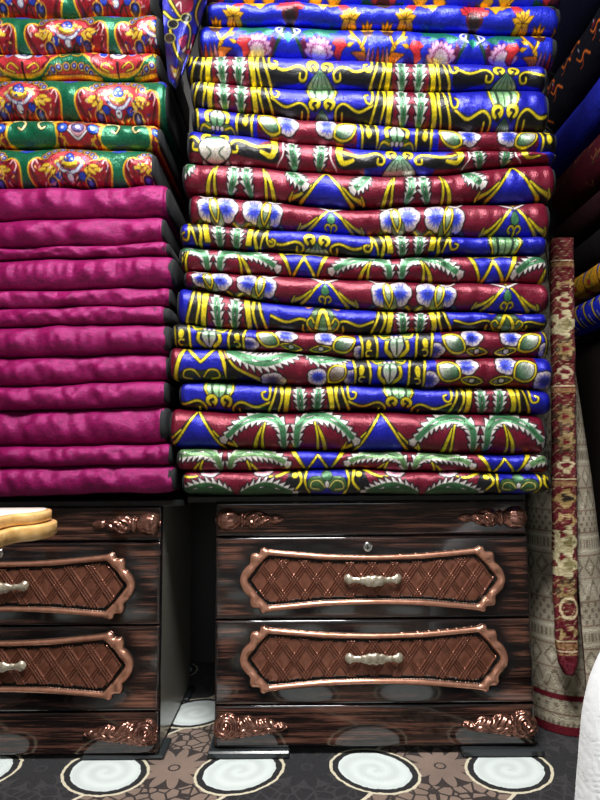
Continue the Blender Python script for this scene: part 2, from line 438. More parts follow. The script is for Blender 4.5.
def lily(c, cx, H, w=26, flip=1):
    y = lambda v: H * (v if flip > 0 else 1 - v)
    for m_ in (-1, 1):
        c.stroke(mir(cx, m_, [(3, y(.02)), (w * .42, y(.3)), (w * .36, y(.75)), (w * .2, y(.98))]), 4.0, YEL, 2.6, ol=1.0)
        c.fill(mir(cx, m_, [(5, y(.78)), (w * .45, y(.7)), (w * .75, y(.98)), (w * .3, y(1.02))]), (70, 100, 40), ol=0.9)
        c.stroke(mir(cx, m_, [(w * .3, y(.86)), (w * .55, y(.8)), (w * .72, y(1.0))]), 1.8, YEL, ol=0.5)
    c.fill([(cx, y(.0)), (cx + w * .27, y(.45)), (cx + w * .12, y(.82)), (cx - w * .12, y(.82)), (cx - w * .27, y(.45))], grad(WHT, (80, 140, 90), H * .1, H * .75) if flip > 0 else grad((70, 130, 80), WHT, H * .1, H * .75), ol=1.0)
    c.stroke([(cx, y(.12)), (cx, y(.75))], 1.2, DGRN, 2.4)
    for m_ in (-1, 0, 1): c.ell(cx + m_ * 4.5, y(.84), 1.7, 1.7, WHT, ol=0.6)
def dropzone(c, x, H, w=17, m_=1, flip=1, scroll=True):
    y = lambda v: H * (v if flip > 0 else 1 - v)
    c.fill([(x - w / 2, -2), (x + w / 2, -2), (x + w / 2 - m_ * 2, H + 2), (x - w / 2 - m_ * 2, H + 2)], BLK, smooth=False)
    for s_ in (-1, 1): c.stroke([(x + s_ * w / 2 + m_ * 1.5, -1), (x + s_ * w / 2 - m_, H * .5), (x + s_ * w / 2 - m_ * 1.0, H + 1)], 2.2, YEL, ol=0.8)
    c.fill([(x + m_ * 1.2, y(.2)), (x + 2.8, y(.55)), (x, y(.72)), (x - 2.8, y(.55))], YEL, ol=0.6)
    if scroll: curl(c, x, y(.14), 4.0, m_, 1.7, turn=1.3, a0=-2.2)
def band_lily(c, H, lilies, burgs, flip=1, eyepods=False):
    """lily on blue, black drop panels, pods and blue-white flowers on burgundy"""
    for Bc in burgs: c.fill([(Bc - 50, -2), (Bc + 50, -2), (Bc + 50, H + 2), (Bc - 50, H + 2)], BURG, smooth=False)
    for Bc in burgs:
        for m_ in (-1, 1):
            if eyepods:
                pod(c, Bc + m_ * 15, H * .82, 24, H * .30, -m_ * .12, (150, 140, 120), (60, 90, 50), 1.3)
                c.ell(Bc + m_ * 15, H * .82, 2.6, 1.9, WHT, ol=1.2)
                flower(c, Bc + m_ * 58, H * .78, 11, H * .3, blue=(60, 60, 170))
            flower(c, Bc + m_ * 20, H * (.42 if not eyepods else .3), 11.5, H * (.44 if not eyepods else .34))
            pod(c, Bc + m_ * 38, H * .5, 27, H * .74, (0.55 if m_ < 0 else math.pi - 0.55), WHT, (40, 90, 50), 1.8)
    for l in lilies:
        for m_ in (-1, 1): dropzone(c, l + m_ * 28, H, 15, m_, flip)
        lily(c, l, H, 25, flip)

def band_flower(c, H, groups, tents, tw=46):
    for t in tents: tent(c, t, tw, H, 0.12, orn=True, spread=1.2)
    for g in groups:
        for m_ in (-1, 1):
            c.stroke(mir(g, m_, [(2, H * .98), (12, H * .84), (24, H * .95), (36, H * .86), (44, H * 1.0)]), 4.4, (84, 96, 50), 2.5, ol=0.8)
            c.stroke(mir(g, m_, [(2, H * 1.0), (12, H * .82), (24, H * .93)]), 1.5, YEL)
            flower(c, g + m_ * 33, H * .52, 9.5, H * .42, ph=.5)
            flower(c, g + m_ * 14, H * .46, 12, H * .44)
            c.fill(mir(g, m_, [(22, H * .5), (29, H * .62), (28, H * .95), (17, H * .92)]), (120, 140, 100), ol=.8)
            pod(c, g + m_ * 26, H * .48, H * .9, 9.5, math.pi / 2 + m_ * .18, (236, 230, 214), (110, 140, 90), 1.6)
            c.stroke(mir(g, m_, [(29, H * .12), (36, H * .16), (44, H * .02)]), 2.6, WHT, 1.0, ol=.6)

def slash(c, x, y0, y1, m_, w=4.2):
    c.stroke([(x + m_ * 8, y0), (x + m_ * 1, (y0 + y1) / 2), (x - m_ * 3, y1)], w * .55, YEL, w, ol=0.9)
    c.stroke([(x + m_ * 8, y0), (x + m_ * 5.5, (y0 + y1) / 2), (x + m_ * 5, y1)], 1.6, YEL, 3.0, ol=0.9)
def wings(c, cx, y0, y1, w=5, sp=8, flare=4):
    for m_ in (-1, 1):
        serr(c, mir(cx, m_, [(sp + flare, y1), (sp - 1, (y0 + y1) / 2 + 2), (sp, y0)]), w, 5)
def arch(c, cx, H, m_, x0, x1, ytop=.12, yend=.8, w=6.5, inner=GRN):
    serr(c, mir(cx, m_, [(x0, H * .95), (x0 + 3, H * .35), (x0 + (x1 - x0) * .3, H * ytop), (x0 + (x1 - x0) * .65, H * (ytop + .16)), (x0 + (x1 - x0) * .88, H * .62), (x1, H * yend)]), w, 13, inner=inner)
def band_dragon(c, H, wc, tents, span=70, tw=48, mode='arch', apex=.05):
    for t in tents: tent(c, t, tw, H, apex)
    for wx in wc:
        for m_ in (-1, 1):
            if mode == 'arch':
                arch(c, wx, H, m_, 6, span, w=6.8)
                slash(c, wx + m_ * 33, H * .3, H * 1.0, -m_)
            elif mode == 'wings':
                slash(c, wx + m_ * 31, H * .12, H * 1.02, -m_)
                serr(c, mir(wx, m_, [(48, H * .02), (56, H * .35), (66, H * .62)]), 7, 6)
            elif mode == 'mane':
                serr(c, mir(wx, m_, [(4, H * .95), (10, H * .3), (28, H * .12), (50, H * .3), (64, H * .75)]), 6.8, 12, inner=(104, 146, 92))
                slash(c, wx + m_ * 30, H * .55, H * 1.1, -m_, 3.0)
        if mode == 'wings': wings(c, wx, H * .0, H * .98, 5.5, 7, 4)

# ------------------------------------------------------------------ quilts
def wob(x, seed, amp, base=0.03):
    r = random.Random(seed); out = np.zeros_like(x)
    for k in range(5):
        f = base * (1 + k * 0.9) * r.uniform(.7, 1.3); out += amp / (1 + k * .6) * np.sin(f * x + r.uniform(0, 6.28))
    return out
def seam(pts):
    xs = [p[0] for p in pts]; ys = [p[1] for p in pts]
    sd = int(abs(ys[0] * 7 + ys[-1] * 3)) + 5
    return lambda x: np.interp(x, xs, ys) + wob(np.asarray(x, float), sd, 0.55, 0.035)
def proj(px, py, Y):
    """vectorised at(): photo-frame direction met with the upright plane at depth Y"""
    dx = F_.x + R_.x * (px - 300) / FPX - U_.x * (py - 400) / FPX
    dy = F_.y + R_.y * (px - 300) / FPX - U_.y * (py - 400) / FPX
    dz = F_.z + R_.z * (px - 300) / FPX - U_.z * (py - 400) / FPX
    t = Y / dy
    return dx * t, HC + dz * t
LIM_DX = 0.7
def quilt(label, group, xl, xr, top, bot, Yf, depth, seed, paint=None, base=(0, 0, 0), mat=None, y0=0.0, bind=BIND,
          bulge=0.50, dx=0.7, lump=1.0, xlvis=None, bl=4.0, br=4.0, bindl=True, bindr=True):
    """a mattress-quilt folded flat: soft rounded fold towards the room, cloth binding on its two ends"""
    cols = np.arange(xl, xr + dx * .5, dx)
    tz, bz = top(cols), bot(cols); Hn = float(np.mean(bz - tz))
    nv = max(14, int(Hn / dx * 1.25)); phi = np.linspace(-math.pi / 2, math.pi / 2, nv); s = np.sin(phi); v = (s + 1) / 2
    # seam heights in the world, from the plane the creases lie in
    Ys = YM + 0.014
    Xw, Zt = proj(cols, tz, Ys); _, Zb = proj(cols, bz, Ys)
    Xm, _ = proj(cols, (tz + bz) / 2, Yf)
    gap = 0.0010
    Zt = Zt - gap; Zb = Zb + gap
    h = Zt - Zb
    de = np.minimum(cols - xl, xr - cols)
    e = np.clip(de / 7.0, 0, 1); rnd_e = np.sqrt(np.clip(1 - (1 - e) ** 2, 0, 1))
    hs = 0.84 + 0.16 * rnd_e
    zc = (Zt + Zb) / 2; hh = h / 2 * hs
    b = bulge * np.mean(h) * (0.75 + 0.25 * rnd_e)
    V, _ = np.meshgrid(v, cols, indexing='ij'); S = 2 * V - 1
    A = np.arange(len(cols))
    front = Yf + (1 - rnd_e) * 0.012 + wob(cols, seed, 0.0016 * lump, 0.025)
    p = 2.1
    prof = (1 - (1 - np.abs(s) ** p) ** (1 / p))
    Yg = front[None, :] + prof[:, None] * b[None, :]
    sag = wob(cols, seed + 5, 0.0012 * lump, 0.06)
    ph = random.Random(seed + 9).uniform(0, 6)
    Yg = Yg + (np.cos(S * math.pi / 2)) * (wob(cols, seed + 2, 0.0015 * lump, 0.11)[None, :] * np.cos(2.2 * S + ph) + sag[None, :])
    Zg = zc[None, :] - S * hh[None, :]
    Xg = np.repeat(Xm[None, :], nv, 0)
    nc = len(cols)
    back = Yf + depth
    def row(y, z): return np.stack([Xm, np.full(nc, 1.0) * y, z], 1)
    zb_, zt_ = zc - hh, zc + hh
    yb_ = Yg[-1]; yt_ = Yg[0]
    rows = [np.stack([Xg[k], Yg[k], Zg[k]], 1) for k in range(nv)]
    rows += [np.stack([Xm, yb_ + 0.06, zb_], 1), row(back - .02, zb_), row(back, zb_ + hh * .5), row(back, zt_ - hh * .5), row(back - .02, zt_), np.stack([Xm, yt_ + 0.06, zt_], 1)]
    vv = np.concatenate(rows); nr = len(rows)
    faces = grid_faces(nr, nc, True)[:, ::-1]
    caps = [[r * nc for r in range(nr)], [r * nc + nc - 1 for r in range(nr)][::-1]]
    base_z = float(np.min(zb_))
    root = empty('folded_quilt', (float(np.mean(Xm)), Yf + depth / 2, base_z), label, 'quilt', group)
    colors = None
    if paint is not None:
        px = np.repeat(cols[None, :], nv, 0).ravel(); py = (y0 + V * Hn).ravel()
        c = Canvas(px, py, base); paint(c, Hn)
        front_c = lin(np.clip(c.c, 0, 255))
        colors = np.empty((len(vv), 3)); colors[:nv * nc] = front_c
        fc = front_c.reshape(nv, nc, 3); o = nv * nc
        for k in range(6): colors[o + k * nc:o + (k + 1) * nc] = fc[-1] if k < 3 else fc[0]
    make('cover', vv, (faces, caps), mat or SATIN, root, True, colors)
    # end bindings: the same section, a touch fuller, over the last few centimetres and round the corner
    nb = 22; ph2 = np.linspace(-math.pi / 2, math.pi / 2, nb); s2 = np.sin(ph2); pr2 = (1 - (1 - np.abs(s2) ** p) ** (1 / p))
    for side, on, w in ((0, bindl, bl), (1, bindr, br)):
        if not on: continue
        j = 0 if side == 0 else nc - 1; sg = -1 if side == 0 else 1
        mpp = abs(Xm[min(nc - 1, 10)] - Xm[0]) / (10 * dx)
        steps = [(-w * mpp, 1.0, 0.0005), (-w * mpp * .4, 1.015, 0.0035), (w * mpp * .35, .96, 0.002), (w * mpp * .62, .8, -.006)]
        vs = []; n2 = nb + 4
        k0 = min(nc - 1, int(w / dx)) if side == 0 else max(0, nc - 1 - int(w / dx))
        for (ox, sc, oy) in steps:
            jj = k0 if ox == steps[0][0] else j
            zz = zc[jj] - s2 * hh[jj] * sc; yy = front[jj] + pr2 * b[jj] - oy
            xx = Xm[j] + sg * ox
            for q in range(nb): vs.append((xx, yy[q], zz[q]))
            vs += [(xx, yy[-1] + .06, zz[-1]), (xx, back + oy, zz[-1]), (xx, back + oy, zz[0]), (xx, yy[0] + .06, zz[0])]
        fs = []
        for a in range(len(steps) - 1):
            for q in range(n2):
                f = (a * n2 + q, a * n2 + (q + 1) % n2, (a + 1) * n2 + (q + 1) % n2, (a + 1) * n2 + q)
                fs.append(f if side else f[::-1])
        cap = tuple((len(steps) - 1) * n2 + q for q in range(n2)); fs.append(cap if side else cap[::-1])
        make('end_binding', vs, fs, bind, root, True)
    return root

G_MID = 'patterned quilts in the middle stack'
G_MAG = 'magenta velvet quilts in the left stack'
G_GRN = 'green medallion quilts on the left stack'
YM = 1.415
# creases of the middle stack, top to bottom, followed along the photograph's width
S = [
 seam([(190, -25), (570, -25)]),
 seam([(190, 3), (300, 3), (420, 5), (560, 6)]),
 seam([(190, 20), (215, 22), (300, 24), (420, 27), (560, 33)]),
 seam([(180, 53), (260, 54), (340, 58), (425, 60), (500, 63), (560, 64)]),
 seam([(180, 78), (205, 80), (260, 84), (320, 88), (420, 88), (560, 88)]),
 seam([(180, 103), (205, 106), (260, 111), (300, 117), (360, 122), (430, 127), (480, 129), (560, 129)]),
 seam([(180, 127), (200, 130), (260, 137), (300, 143), (360, 147), (420, 150), (560, 152)]),
 seam([(170, 158), (200, 162), (260, 166), (300, 171), (370, 175), (430, 174), (480, 169), (530, 164), (560, 163)]),
 seam([(170, 190), (200, 193), (290, 201), (350, 207), (430, 204), (500, 201), (560, 199)]),
 seam([(170, 221), (200, 224), (290, 231), (360, 235), (430, 236), (560, 237)]),
 seam([(170, 243), (200, 246), (290, 252), (360, 256), (430, 255), (560, 253)]),
 seam([(170, 268), (200, 270), (290, 276), (360, 280), (430, 281), (560, 283)]),
 seam([(170, 286), (200, 290), (250, 298), (290, 304), (360, 309), (430, 311), (560, 312)]),
 seam([(170, 323), (200, 326), (290, 331), (360, 334), (430, 332), (560, 329)]),
 seam([(165, 345), (200, 348), (290, 352), (360, 358), (430, 358), (560, 357)]),
 seam([(165, 379), (200, 381), (290, 384), (360, 385), (430, 386), (560, 389)]),
 seam([(165, 407), (200, 410), (290, 412), (360, 410), (430, 412), (560, 415)]),
 seam([(165, 447), (200, 448), (290, 451), (360, 451), (430, 453), (560, 455)]),
 seam([(165, 470), (200, 471), (290, 470), (360, 469), (430, 471), (560, 474)]),
 seam([(165, 495), (350, 494.5), (560, 494)]),
]
# ---- blue floral cloth (three folds of the same cloth on top)
FB = (20, 38, 200); OR = (240, 178, 20); RD = (214, 44, 54); ORG = (226, 120, 20)
def leaf(c, x, y, l, an, w, col=OR, olc=(70, 45, 10)):
    ca, sa = math.cos(an), math.sin(an)
    c.fill([(x, y), (x + l * .5 * ca - w * sa, y + l * .5 * sa + w * ca), (x + l * ca, y + l * sa), (x + l * .5 * ca + w * sa, y + l * .5 * sa - w * ca)], col, ol=.6, olc=olc, smooth=False)
def spray(c, gx, m_):
    """gold leaf cluster, stalk, small dark flower and a red leaf"""
    def L(a, b, l, an, w, col=OR): leaf(c, gx + m_ * a, b, l, an if m_ > 0 else math.pi - an, w, col)
    c.stroke(mir(gx, m_, [(28, 24), (25, 36), (16, 46), (13, 54)]), 2.6, OR, 3.0, ol=.6, olc=(60, 40, 10))
    c.stroke(mir(gx, m_, [(11, 34), (14, 42), (17, 47)]), 2.4, OR, 2.0, ol=.5, olc=(60, 40, 10))
    c.ell(gx + m_ * 10, 32, 5, 5, (66, 26, 34), ol=.6)
    for an in (-2.9, -2.2, -1.57, -.9, -.2): L(10, 30, 8, an, 2.0)
    for an, l in ((-2.7, 12), (-2.1, 13), (-1.5, 12), (-.9, 12), (-.3, 11), (.4, 9), (2.6, 9)): L(28, 22, l, an, 2.6)
    for an, l in ((-2.4, 9), (-1.2, 9), (0, 9)): L(44, 9, l, an, 2.3)
    L(22, 41, 9, -.5, 1.9); L(24, 44, 9, .3, 1.9)
    c.fill(mir(gx, m_, [(31, 46), (35, 40), (42, 40), (46, 44), (42, 47), (44, 53), (38, 56), (36, 50)]), RD, ol=.5, olc=(50, 10, 20), smooth=False)
def redflower(c, x, y, r):
    for k in range(6):
        an = -2.75 + k * .47
        c.fill([(x, y), (x + r * math.cos(an - .25) * .9, y + r * math.sin(an - .25) * .9), (x + r * 1.15 * math.cos(an), y + r * 1.15 * math.sin(an)), (x + r * math.cos(an + .25) * .9, y + r * math.sin(an + .25) * .9)], RD, ol=.5, olc=(50, 10, 20), smooth=False)
    c.ell(x, y + 1, r * .62, r * .5, (86, 20, 34)); c.ell(x, y + 3, r * .4, r * .35, (40, 20, 24))
def mum(c, x, y, r):
    for ring, col in ((1.0, (120, 24, 90)), (.92, (224, 170, 214)), (.62, (150, 50, 120)), (.52, (236, 200, 228))):
        for k in range(9):
            an = math.pi + (k + .5) / 9 * math.pi
            c.ell(x + r * .62 * ring * math.cos(an), y + r * .62 * ring * math.sin(an), r * .44 * ring, r * .17 * ring, col, ang=an)
    c.ell(x, y, r * .45, r * .25, (235, 220, 235))
def floral(c, H):
    for gx in (288, 473):
        for m_ in (-1, 1):
            for (a, b) in ((30, 31), (38, 34), (22, 36), (45, 30)):
                c.fill(mir(gx, m_, [(a - 9, b), (a - 2, b - 5), (a + 8, b - 3), (a + 3, b + 2), (a + 7, b + 5), (a - 3, b + 4)]), (12, 106, 84), smooth=False)
            c.stroke(mir(gx, m_, [(4, 30), (8, 42), (18, 58)]), 5, (16, 62, 50), 3)
            c.fill(mir(gx, m_, [(12, 46), (16, 40), (20, 52), (18, 60)]), (96, 20, 70), smooth=False)
            mum(c, gx + m_ * 31, 54, 15)
            c.stroke(mir(gx, m_, [(3, 27), (9, 30), (12, 34), (8, 37), (6, 32)]), 2.2, (232, 232, 240))
            c.stroke(mir(gx, m_, [(0, 43), (5, 40), (8, 38)]), 2.4, (232, 232, 240), 1)
        c.fill([(gx - 5, 40), (gx, 36), (gx + 5, 40), (gx, 46)], (10, 130, 110), smooth=False)
        redflower(c, gx + 2, 18, 14)
    for gx in (378, 205, 551):
        redflower(c, gx + 6, 4, 13)
        c.stroke([(gx - 14, 2), (gx + 6, 7), (gx + 26, 2)], 4, (20, 80, 60), 2)
        for m_ in (-1, 1):
            spray(c, gx, m_)
            c.fill(mir(gx, m_, [(6, 60), (14, 50), (27, 51), (19, 55), (16, 61)]), ORG, ol=.5, smooth=False)
            c.stroke(mir(gx, m_, [(30, -6), (44, 4), (58, 8), (70, 4)]), 3, OR, 2, ol=.4)
            for (a, b) in ((44, 1), (54, 10), (62, 3), (36, -10)):
                c.fill(mir(gx, m_, [(a - 6, b - 2), (a, b - 6), (a + 7, b - 1), (a + 1, b + 5)]), OR, ol=.4, olc=(70, 45, 10), smooth=False)
            c.fill(mir(gx, m_, [(28, 12), (33, 4), (40, 8), (36, 15)]), RD, smooth=False)
        for (a, col) in ((0, (180, 40, 70)), (-6, (150, 60, 130)), (6, (150, 60, 130)), (-11, (200, 130, 180)), (11, (200, 130, 180))):
            c.fill([(gx + a - 3, 61), (gx + a * .8, 47), (gx + a + 3, 61)], col, ol=.6, smooth=False)

def q(i, label, xl, xr, paint, base, seed, y0=0.0, dy=0.0, depth=.43, bind=BIND, **kw):
    return quilt(label, G_MID, xl, xr, S[i], S[i + 1], YM + dy, depth, seed, paint, base, y0=y0, bind=bind, **kw)
q(0, 'royal blue floral quilt at the top of the middle stack, cut by the photo edge', 196, 562, floral, FB, 11, y0=-25)
q(1, 'royal blue quilt with red flowers and gold leaves, second from top of the middle stack', 207, 560, floral, FB, 12, y0=3, dy=-.004)
q(2, 'royal blue quilt with purple chrysanthemums along its fold, third from top of the middle stack', 199, 557, floral, FB, 13, y0=24, dy=.003)
q(3, 'blue quilt with yellow bars and curls, directly under the purple chrysanthemum quilt', 187, 547, lambda c, H: band_eyes(c, H, [230, 411], [320, 507], .42, 'fan', sw=.66), BLUE, 14, bind=BINDG)
q(4, 'blue quilt with green domes over yellow curls, fifth from top of the middle stack', 192, 549, lambda c, H: band_eyes(c, H, [232, 412], [322, 505], .66, 'both', sw=.86), BLUE, 15, dy=-.004, bind=BINDG)
q(5, 'blue and burgundy quilt with white lily buds, sixth from top of the middle stack', 193, 557, lambda c, H: band_lily(c, H, [217, 397, 578], [307, 489]), BLUE, 16, dy=.003)
def p6(c, H):
    for L in (307, 493, 122):
        c.fill([(L - 52, H * .45), (L - 30, -2), (L + 30, -2), (L + 52, H * .45), (L + 60, H + 2), (L - 60, H + 2)], BURG, smooth=False)
    c.rect(180, 260, H * .5, H + 2, BURG)
    for E in (215, 400):
        for m_ in (-1, 1):
            swoosh(c, E, H, m_, .52, 16, 62, .34)
            eye(c, E + m_ * 8.5, H * .28, 5.4, m_)
        fan(c, E, H * .3, H * 1.02, 32 if E > 300 else 26)
    c.fill([(215, H * .2), (230, H * .5), (228, H * .85), (215, H), (202, H * .85), (200, H * .5)], grad((40, 120, 70), (228, 222, 210), H * .15, H * .5), ol=1.2)
    c.stroke([(206, H * .55), (211, H * .75), (206, H * .9)], 1, DGRN); c.stroke([(224, H * .55), (219, H * .75), (224, H * .9)], 1, DGRN)
    for L in (307, 493):
        for m_ in (-1, 1):
            vleaf(c, L + m_ * 14, 0, H, 6, m_ * 2)
            c.stroke(mir(L, m_, [(34, -1), (32, H * .4), (36, H * .72), (46, H * .62)]), 7.0, YEL, 3.0, ol=1)
            c.stroke(mir(L, m_, [(24, H * .1), (24, H * .6), (30, H * .95)]), 2, WHT, 1)
q(6, 'burgundy quilt with thick yellow hooks and jagged leaves, seventh from top of middle stack', 188, 556, p6, BLUE, 17, dy=-.002)
q(7, 'burgundy quilt with blue tents and white winged leaves, eighth from top of the middle stack', 183, 556, lambda c, H: band_dragon(c, H, [240, 418], [327, 515], 66, 52, 'wings', .05), BURG, 18, dy=-.006)
q(8, 'burgundy quilt with big blue and white flowers, upper of two in the middle stack', 190, 550, lambda c, H: band_flower(c, H, [240, 422, 604], [331, 515]), BURG, 19, dy=.002)
q(9, 'thin blue quilt with yellow curls, right under the upper blue and white flower quilt', 181, 547, lambda c, H: (band_eyes(c, H, [228, 411], [317], .52, 'fan', flip=-1, sw=.85), dome(c, 506, -1, H + 1, 32)), BLUE, 20, dy=-.003)
def p10(c, H):
    band_dragon(c, H, [213, 396, 578], [], 66, 40, 'arch')
    for t in (304, 494):
        c.fill([(t - 22, -2), (t + 22, -2), (t + 14, H + 2), (t - 14, H + 2)], BLUE, ol=1, smooth=False)
        for m_ in (-1, 1):
            c.stroke(mir(t, m_, [(24, 0), (18, H * .5), (13, H)]), 4.2, YEL, 2, ol=.9)
            c.stroke(mir(t, m_, [(0, H * .25), (5, H * .62), (11, H)]), 2.2, YEL, 2.8, ol=.9)
            c.stroke(mir(t, m_, [(0, H * .14), (8, H * .06), (18, H * .12)]), 2, YEL, 1.2, ol=.6)
q(10, 'burgundy quilt with arching green leaves, right over the lower blue and white flower quilt', 180, 548, p10, BURG, 21, dy=.003)
q(11, 'burgundy quilt with big blue and white flowers, lower of two in the middle stack', 185, 549, lambda c, H: band_flower(c, H, [234, 414, 592], [325, 507]), BURG, 22, dy=-.004)
q(12, 'blue quilt with black and yellow flame bars, right under the lower blue flower quilt', 178, 547, lambda c, H: band_eyes(c, H, [226, 412], [323, 507], .5, 'arch', hooks=False), BLUE, 23)
q(13, 'blue and burgundy quilt with pale flowers, upper of two alike under the flame bar quilt', 173, 549, lambda c, H: band_lily(c, H, [209, 397, 582], [306, 492], -1, True), BLUE, 24, dy=-.003)
def p14(c, H):
    band_lily(c, H, [390, 20], [296, 487], -1, True)
    c.rect(160, 330, -2, H + 2, BURG)
    c.fill([(186, -2), (216, -2), (226, H), (176, H)], BLUE, ol=1, smooth=False)
    c.stroke([(186, 0), (198, H * .38), (202, H * .42), (214, 0)], 2.6, YEL, ol=.9)
    for m_ in (-1, 1): c.stroke(mir(201, m_, [(17, 0), (22, H * .4), (27, H)]), 3, YEL, 4, ol=.9)
    c.fill([(180, H), (186, H * .68), (201, H * .74), (216, H * .68), (222, H)], (50, 62, 34), ol=1.1)
    for m_ in (-1, 1): c.stroke(mir(201, m_, [(2, H * .9), (8, H * .7), (16, H * .72), (18, H * .9), (10, H * .95)]), 1.6, YEL, ol=.5)
    c.fill([(226, H * .3), (250, H * .85), (262, H + 1), (226, H + 1)], BLK, smooth=False)
    c.stroke([(224, H * .1), (236, H * .62), (262, H * .96)], 1.6, YEL, 3, ol=.6)
    serr(c, [(226, H * .02), (246, H * .3), (266, H * .36), (290, H * .12), (300, -2)], 8.5, 13)
    serr(c, [(306, -2), (318, H * .2), (336, H * .14), (350, 0)], 6.5, 9)
    flower(c, 273, H * .92, 13, H * .22, blue=(90, 70, 110)); flower(c, 318, H * .76, 11, H * .26); pod(c, 337, H * .66, 24, H * .6, 2.4, WHT, (110, 90, 80))
q(14, 'blue and burgundy pale flower quilt with a green leaf at left, lower of two', 170, 553, p14, BLUE, 25, dy=-.006)
q(15, 'blue quilt with green domes and yellow curls, fourth from bottom of the middle stack', 180, 551, lambda c, H: band_eyes(c, H, [309, 491], [219, 399], .68, 'dome', sw=.92), BLUE, 26, dy=.003)
q(16, 'thick burgundy quilt with blue tents and dragon leaves, third from bottom of the middle stack', 170, 547, lambda c, H: band_dragon(c, H, [290, 480], [197, 382], 68, 54, 'arch', .02), BURG, 27, dy=-.006)
def p17(c, H):
    band_dragon(c, H, [225, 410, 590], [], 66, 40, 'mane')
    for t in (318, 505):
        c.fill([(t - 23, -2), (t + 23, -2), (t + 14, H + 2), (t - 14, H + 2)], BLUE, ol=1, smooth=False)
        for m_ in (-1, 1):
            c.stroke(mir(t, m_, [(25, 0), (19, H * .5), (13, H)]), 4, YEL, 2, ol=.9)
            c.stroke(mir(t, m_, [(0, H * .2), (5, H * .6), (10, H)]), 2, YEL, 2.4, ol=.8)
q(17, 'burgundy quilt with pale green leaf manes, second from bottom of the middle stack', 178, 549, p17, BURG, 28, dy=.002)
def p18(c, H):
    for t in (327, 519, 135):
        for m_ in (-1, 1):
            c.fill(mir(t, m_, [(18, -2), (36, -2), (42, H * .5), (46, H + 2), (18, H + 2)]), BLK, smooth=False)
            c.stroke(mir(t, m_, [(28, 0), (26, H * .5), (36, H)]), 3, YEL, 2, ol=.6); c.stroke(mir(t, m_, [(38, 0), (52, H * .25), (62, H * .2)]), 3, YEL, 1.2, ol=.7)
            c.ell(t + m_ * 32, H * .2, 3, 3, YEL, ol=.6)
        c.fill([(t - 20, -2), (t + 20, -2), (t + 22, H * .5), (t + 17, H + 2), (t - 17, H + 2), (t - 22, H * .5)], BLUE, ol=1, smooth=False)
        for m_ in (-1, 1):
            c.stroke(mir(t, m_, [(20, 0), (22, H * .5), (17, H)]), 2.2, YEL, ol=.8)
            c.fill(mir(t, m_, [(0, H * .62), (6, H * .3), (17, H * .35), (19, H * .75), (8, H * .9)]), (70, 110, 60), ol=.9)
            c.stroke(mir(t, m_, [(2, H * .72), (8, H * .45), (15, H * .5), (16, H * .75), (8, H * .8)]), 1.5, (226, 220, 120), ol=.4)
        c.ell(t, H * .25, 5, H * .2, (70, 120, 80), ol=.8); c.ell(t, H * .6, 2, H * .14, WHT, ol=.5)
    for g in (236, 423, 610):
        for m_ in (-1, 1):
            flower(c, g + m_ * 27, H * .02, 10, H * .2, blue=(226, 150, 170))
            serr(c, mir(g, m_, [(4, H * 1.0), (18, H * .72), (32, H * .66), (48, H * .84), (60, H * 1.05)]), 7.5, 11, inner=(44, 88, 46))
            c.fill(mir(g, m_, [(8, H * 1.1), (20, H * .82), (34, H * .76), (52, H * 1.1)]), (40, 80, 42))
q(18, 'burgundy quilt with green leaf mounds, lowest of the middle stack on the chest top', 183, 551, p18, BURG, 29, dy=-.002)

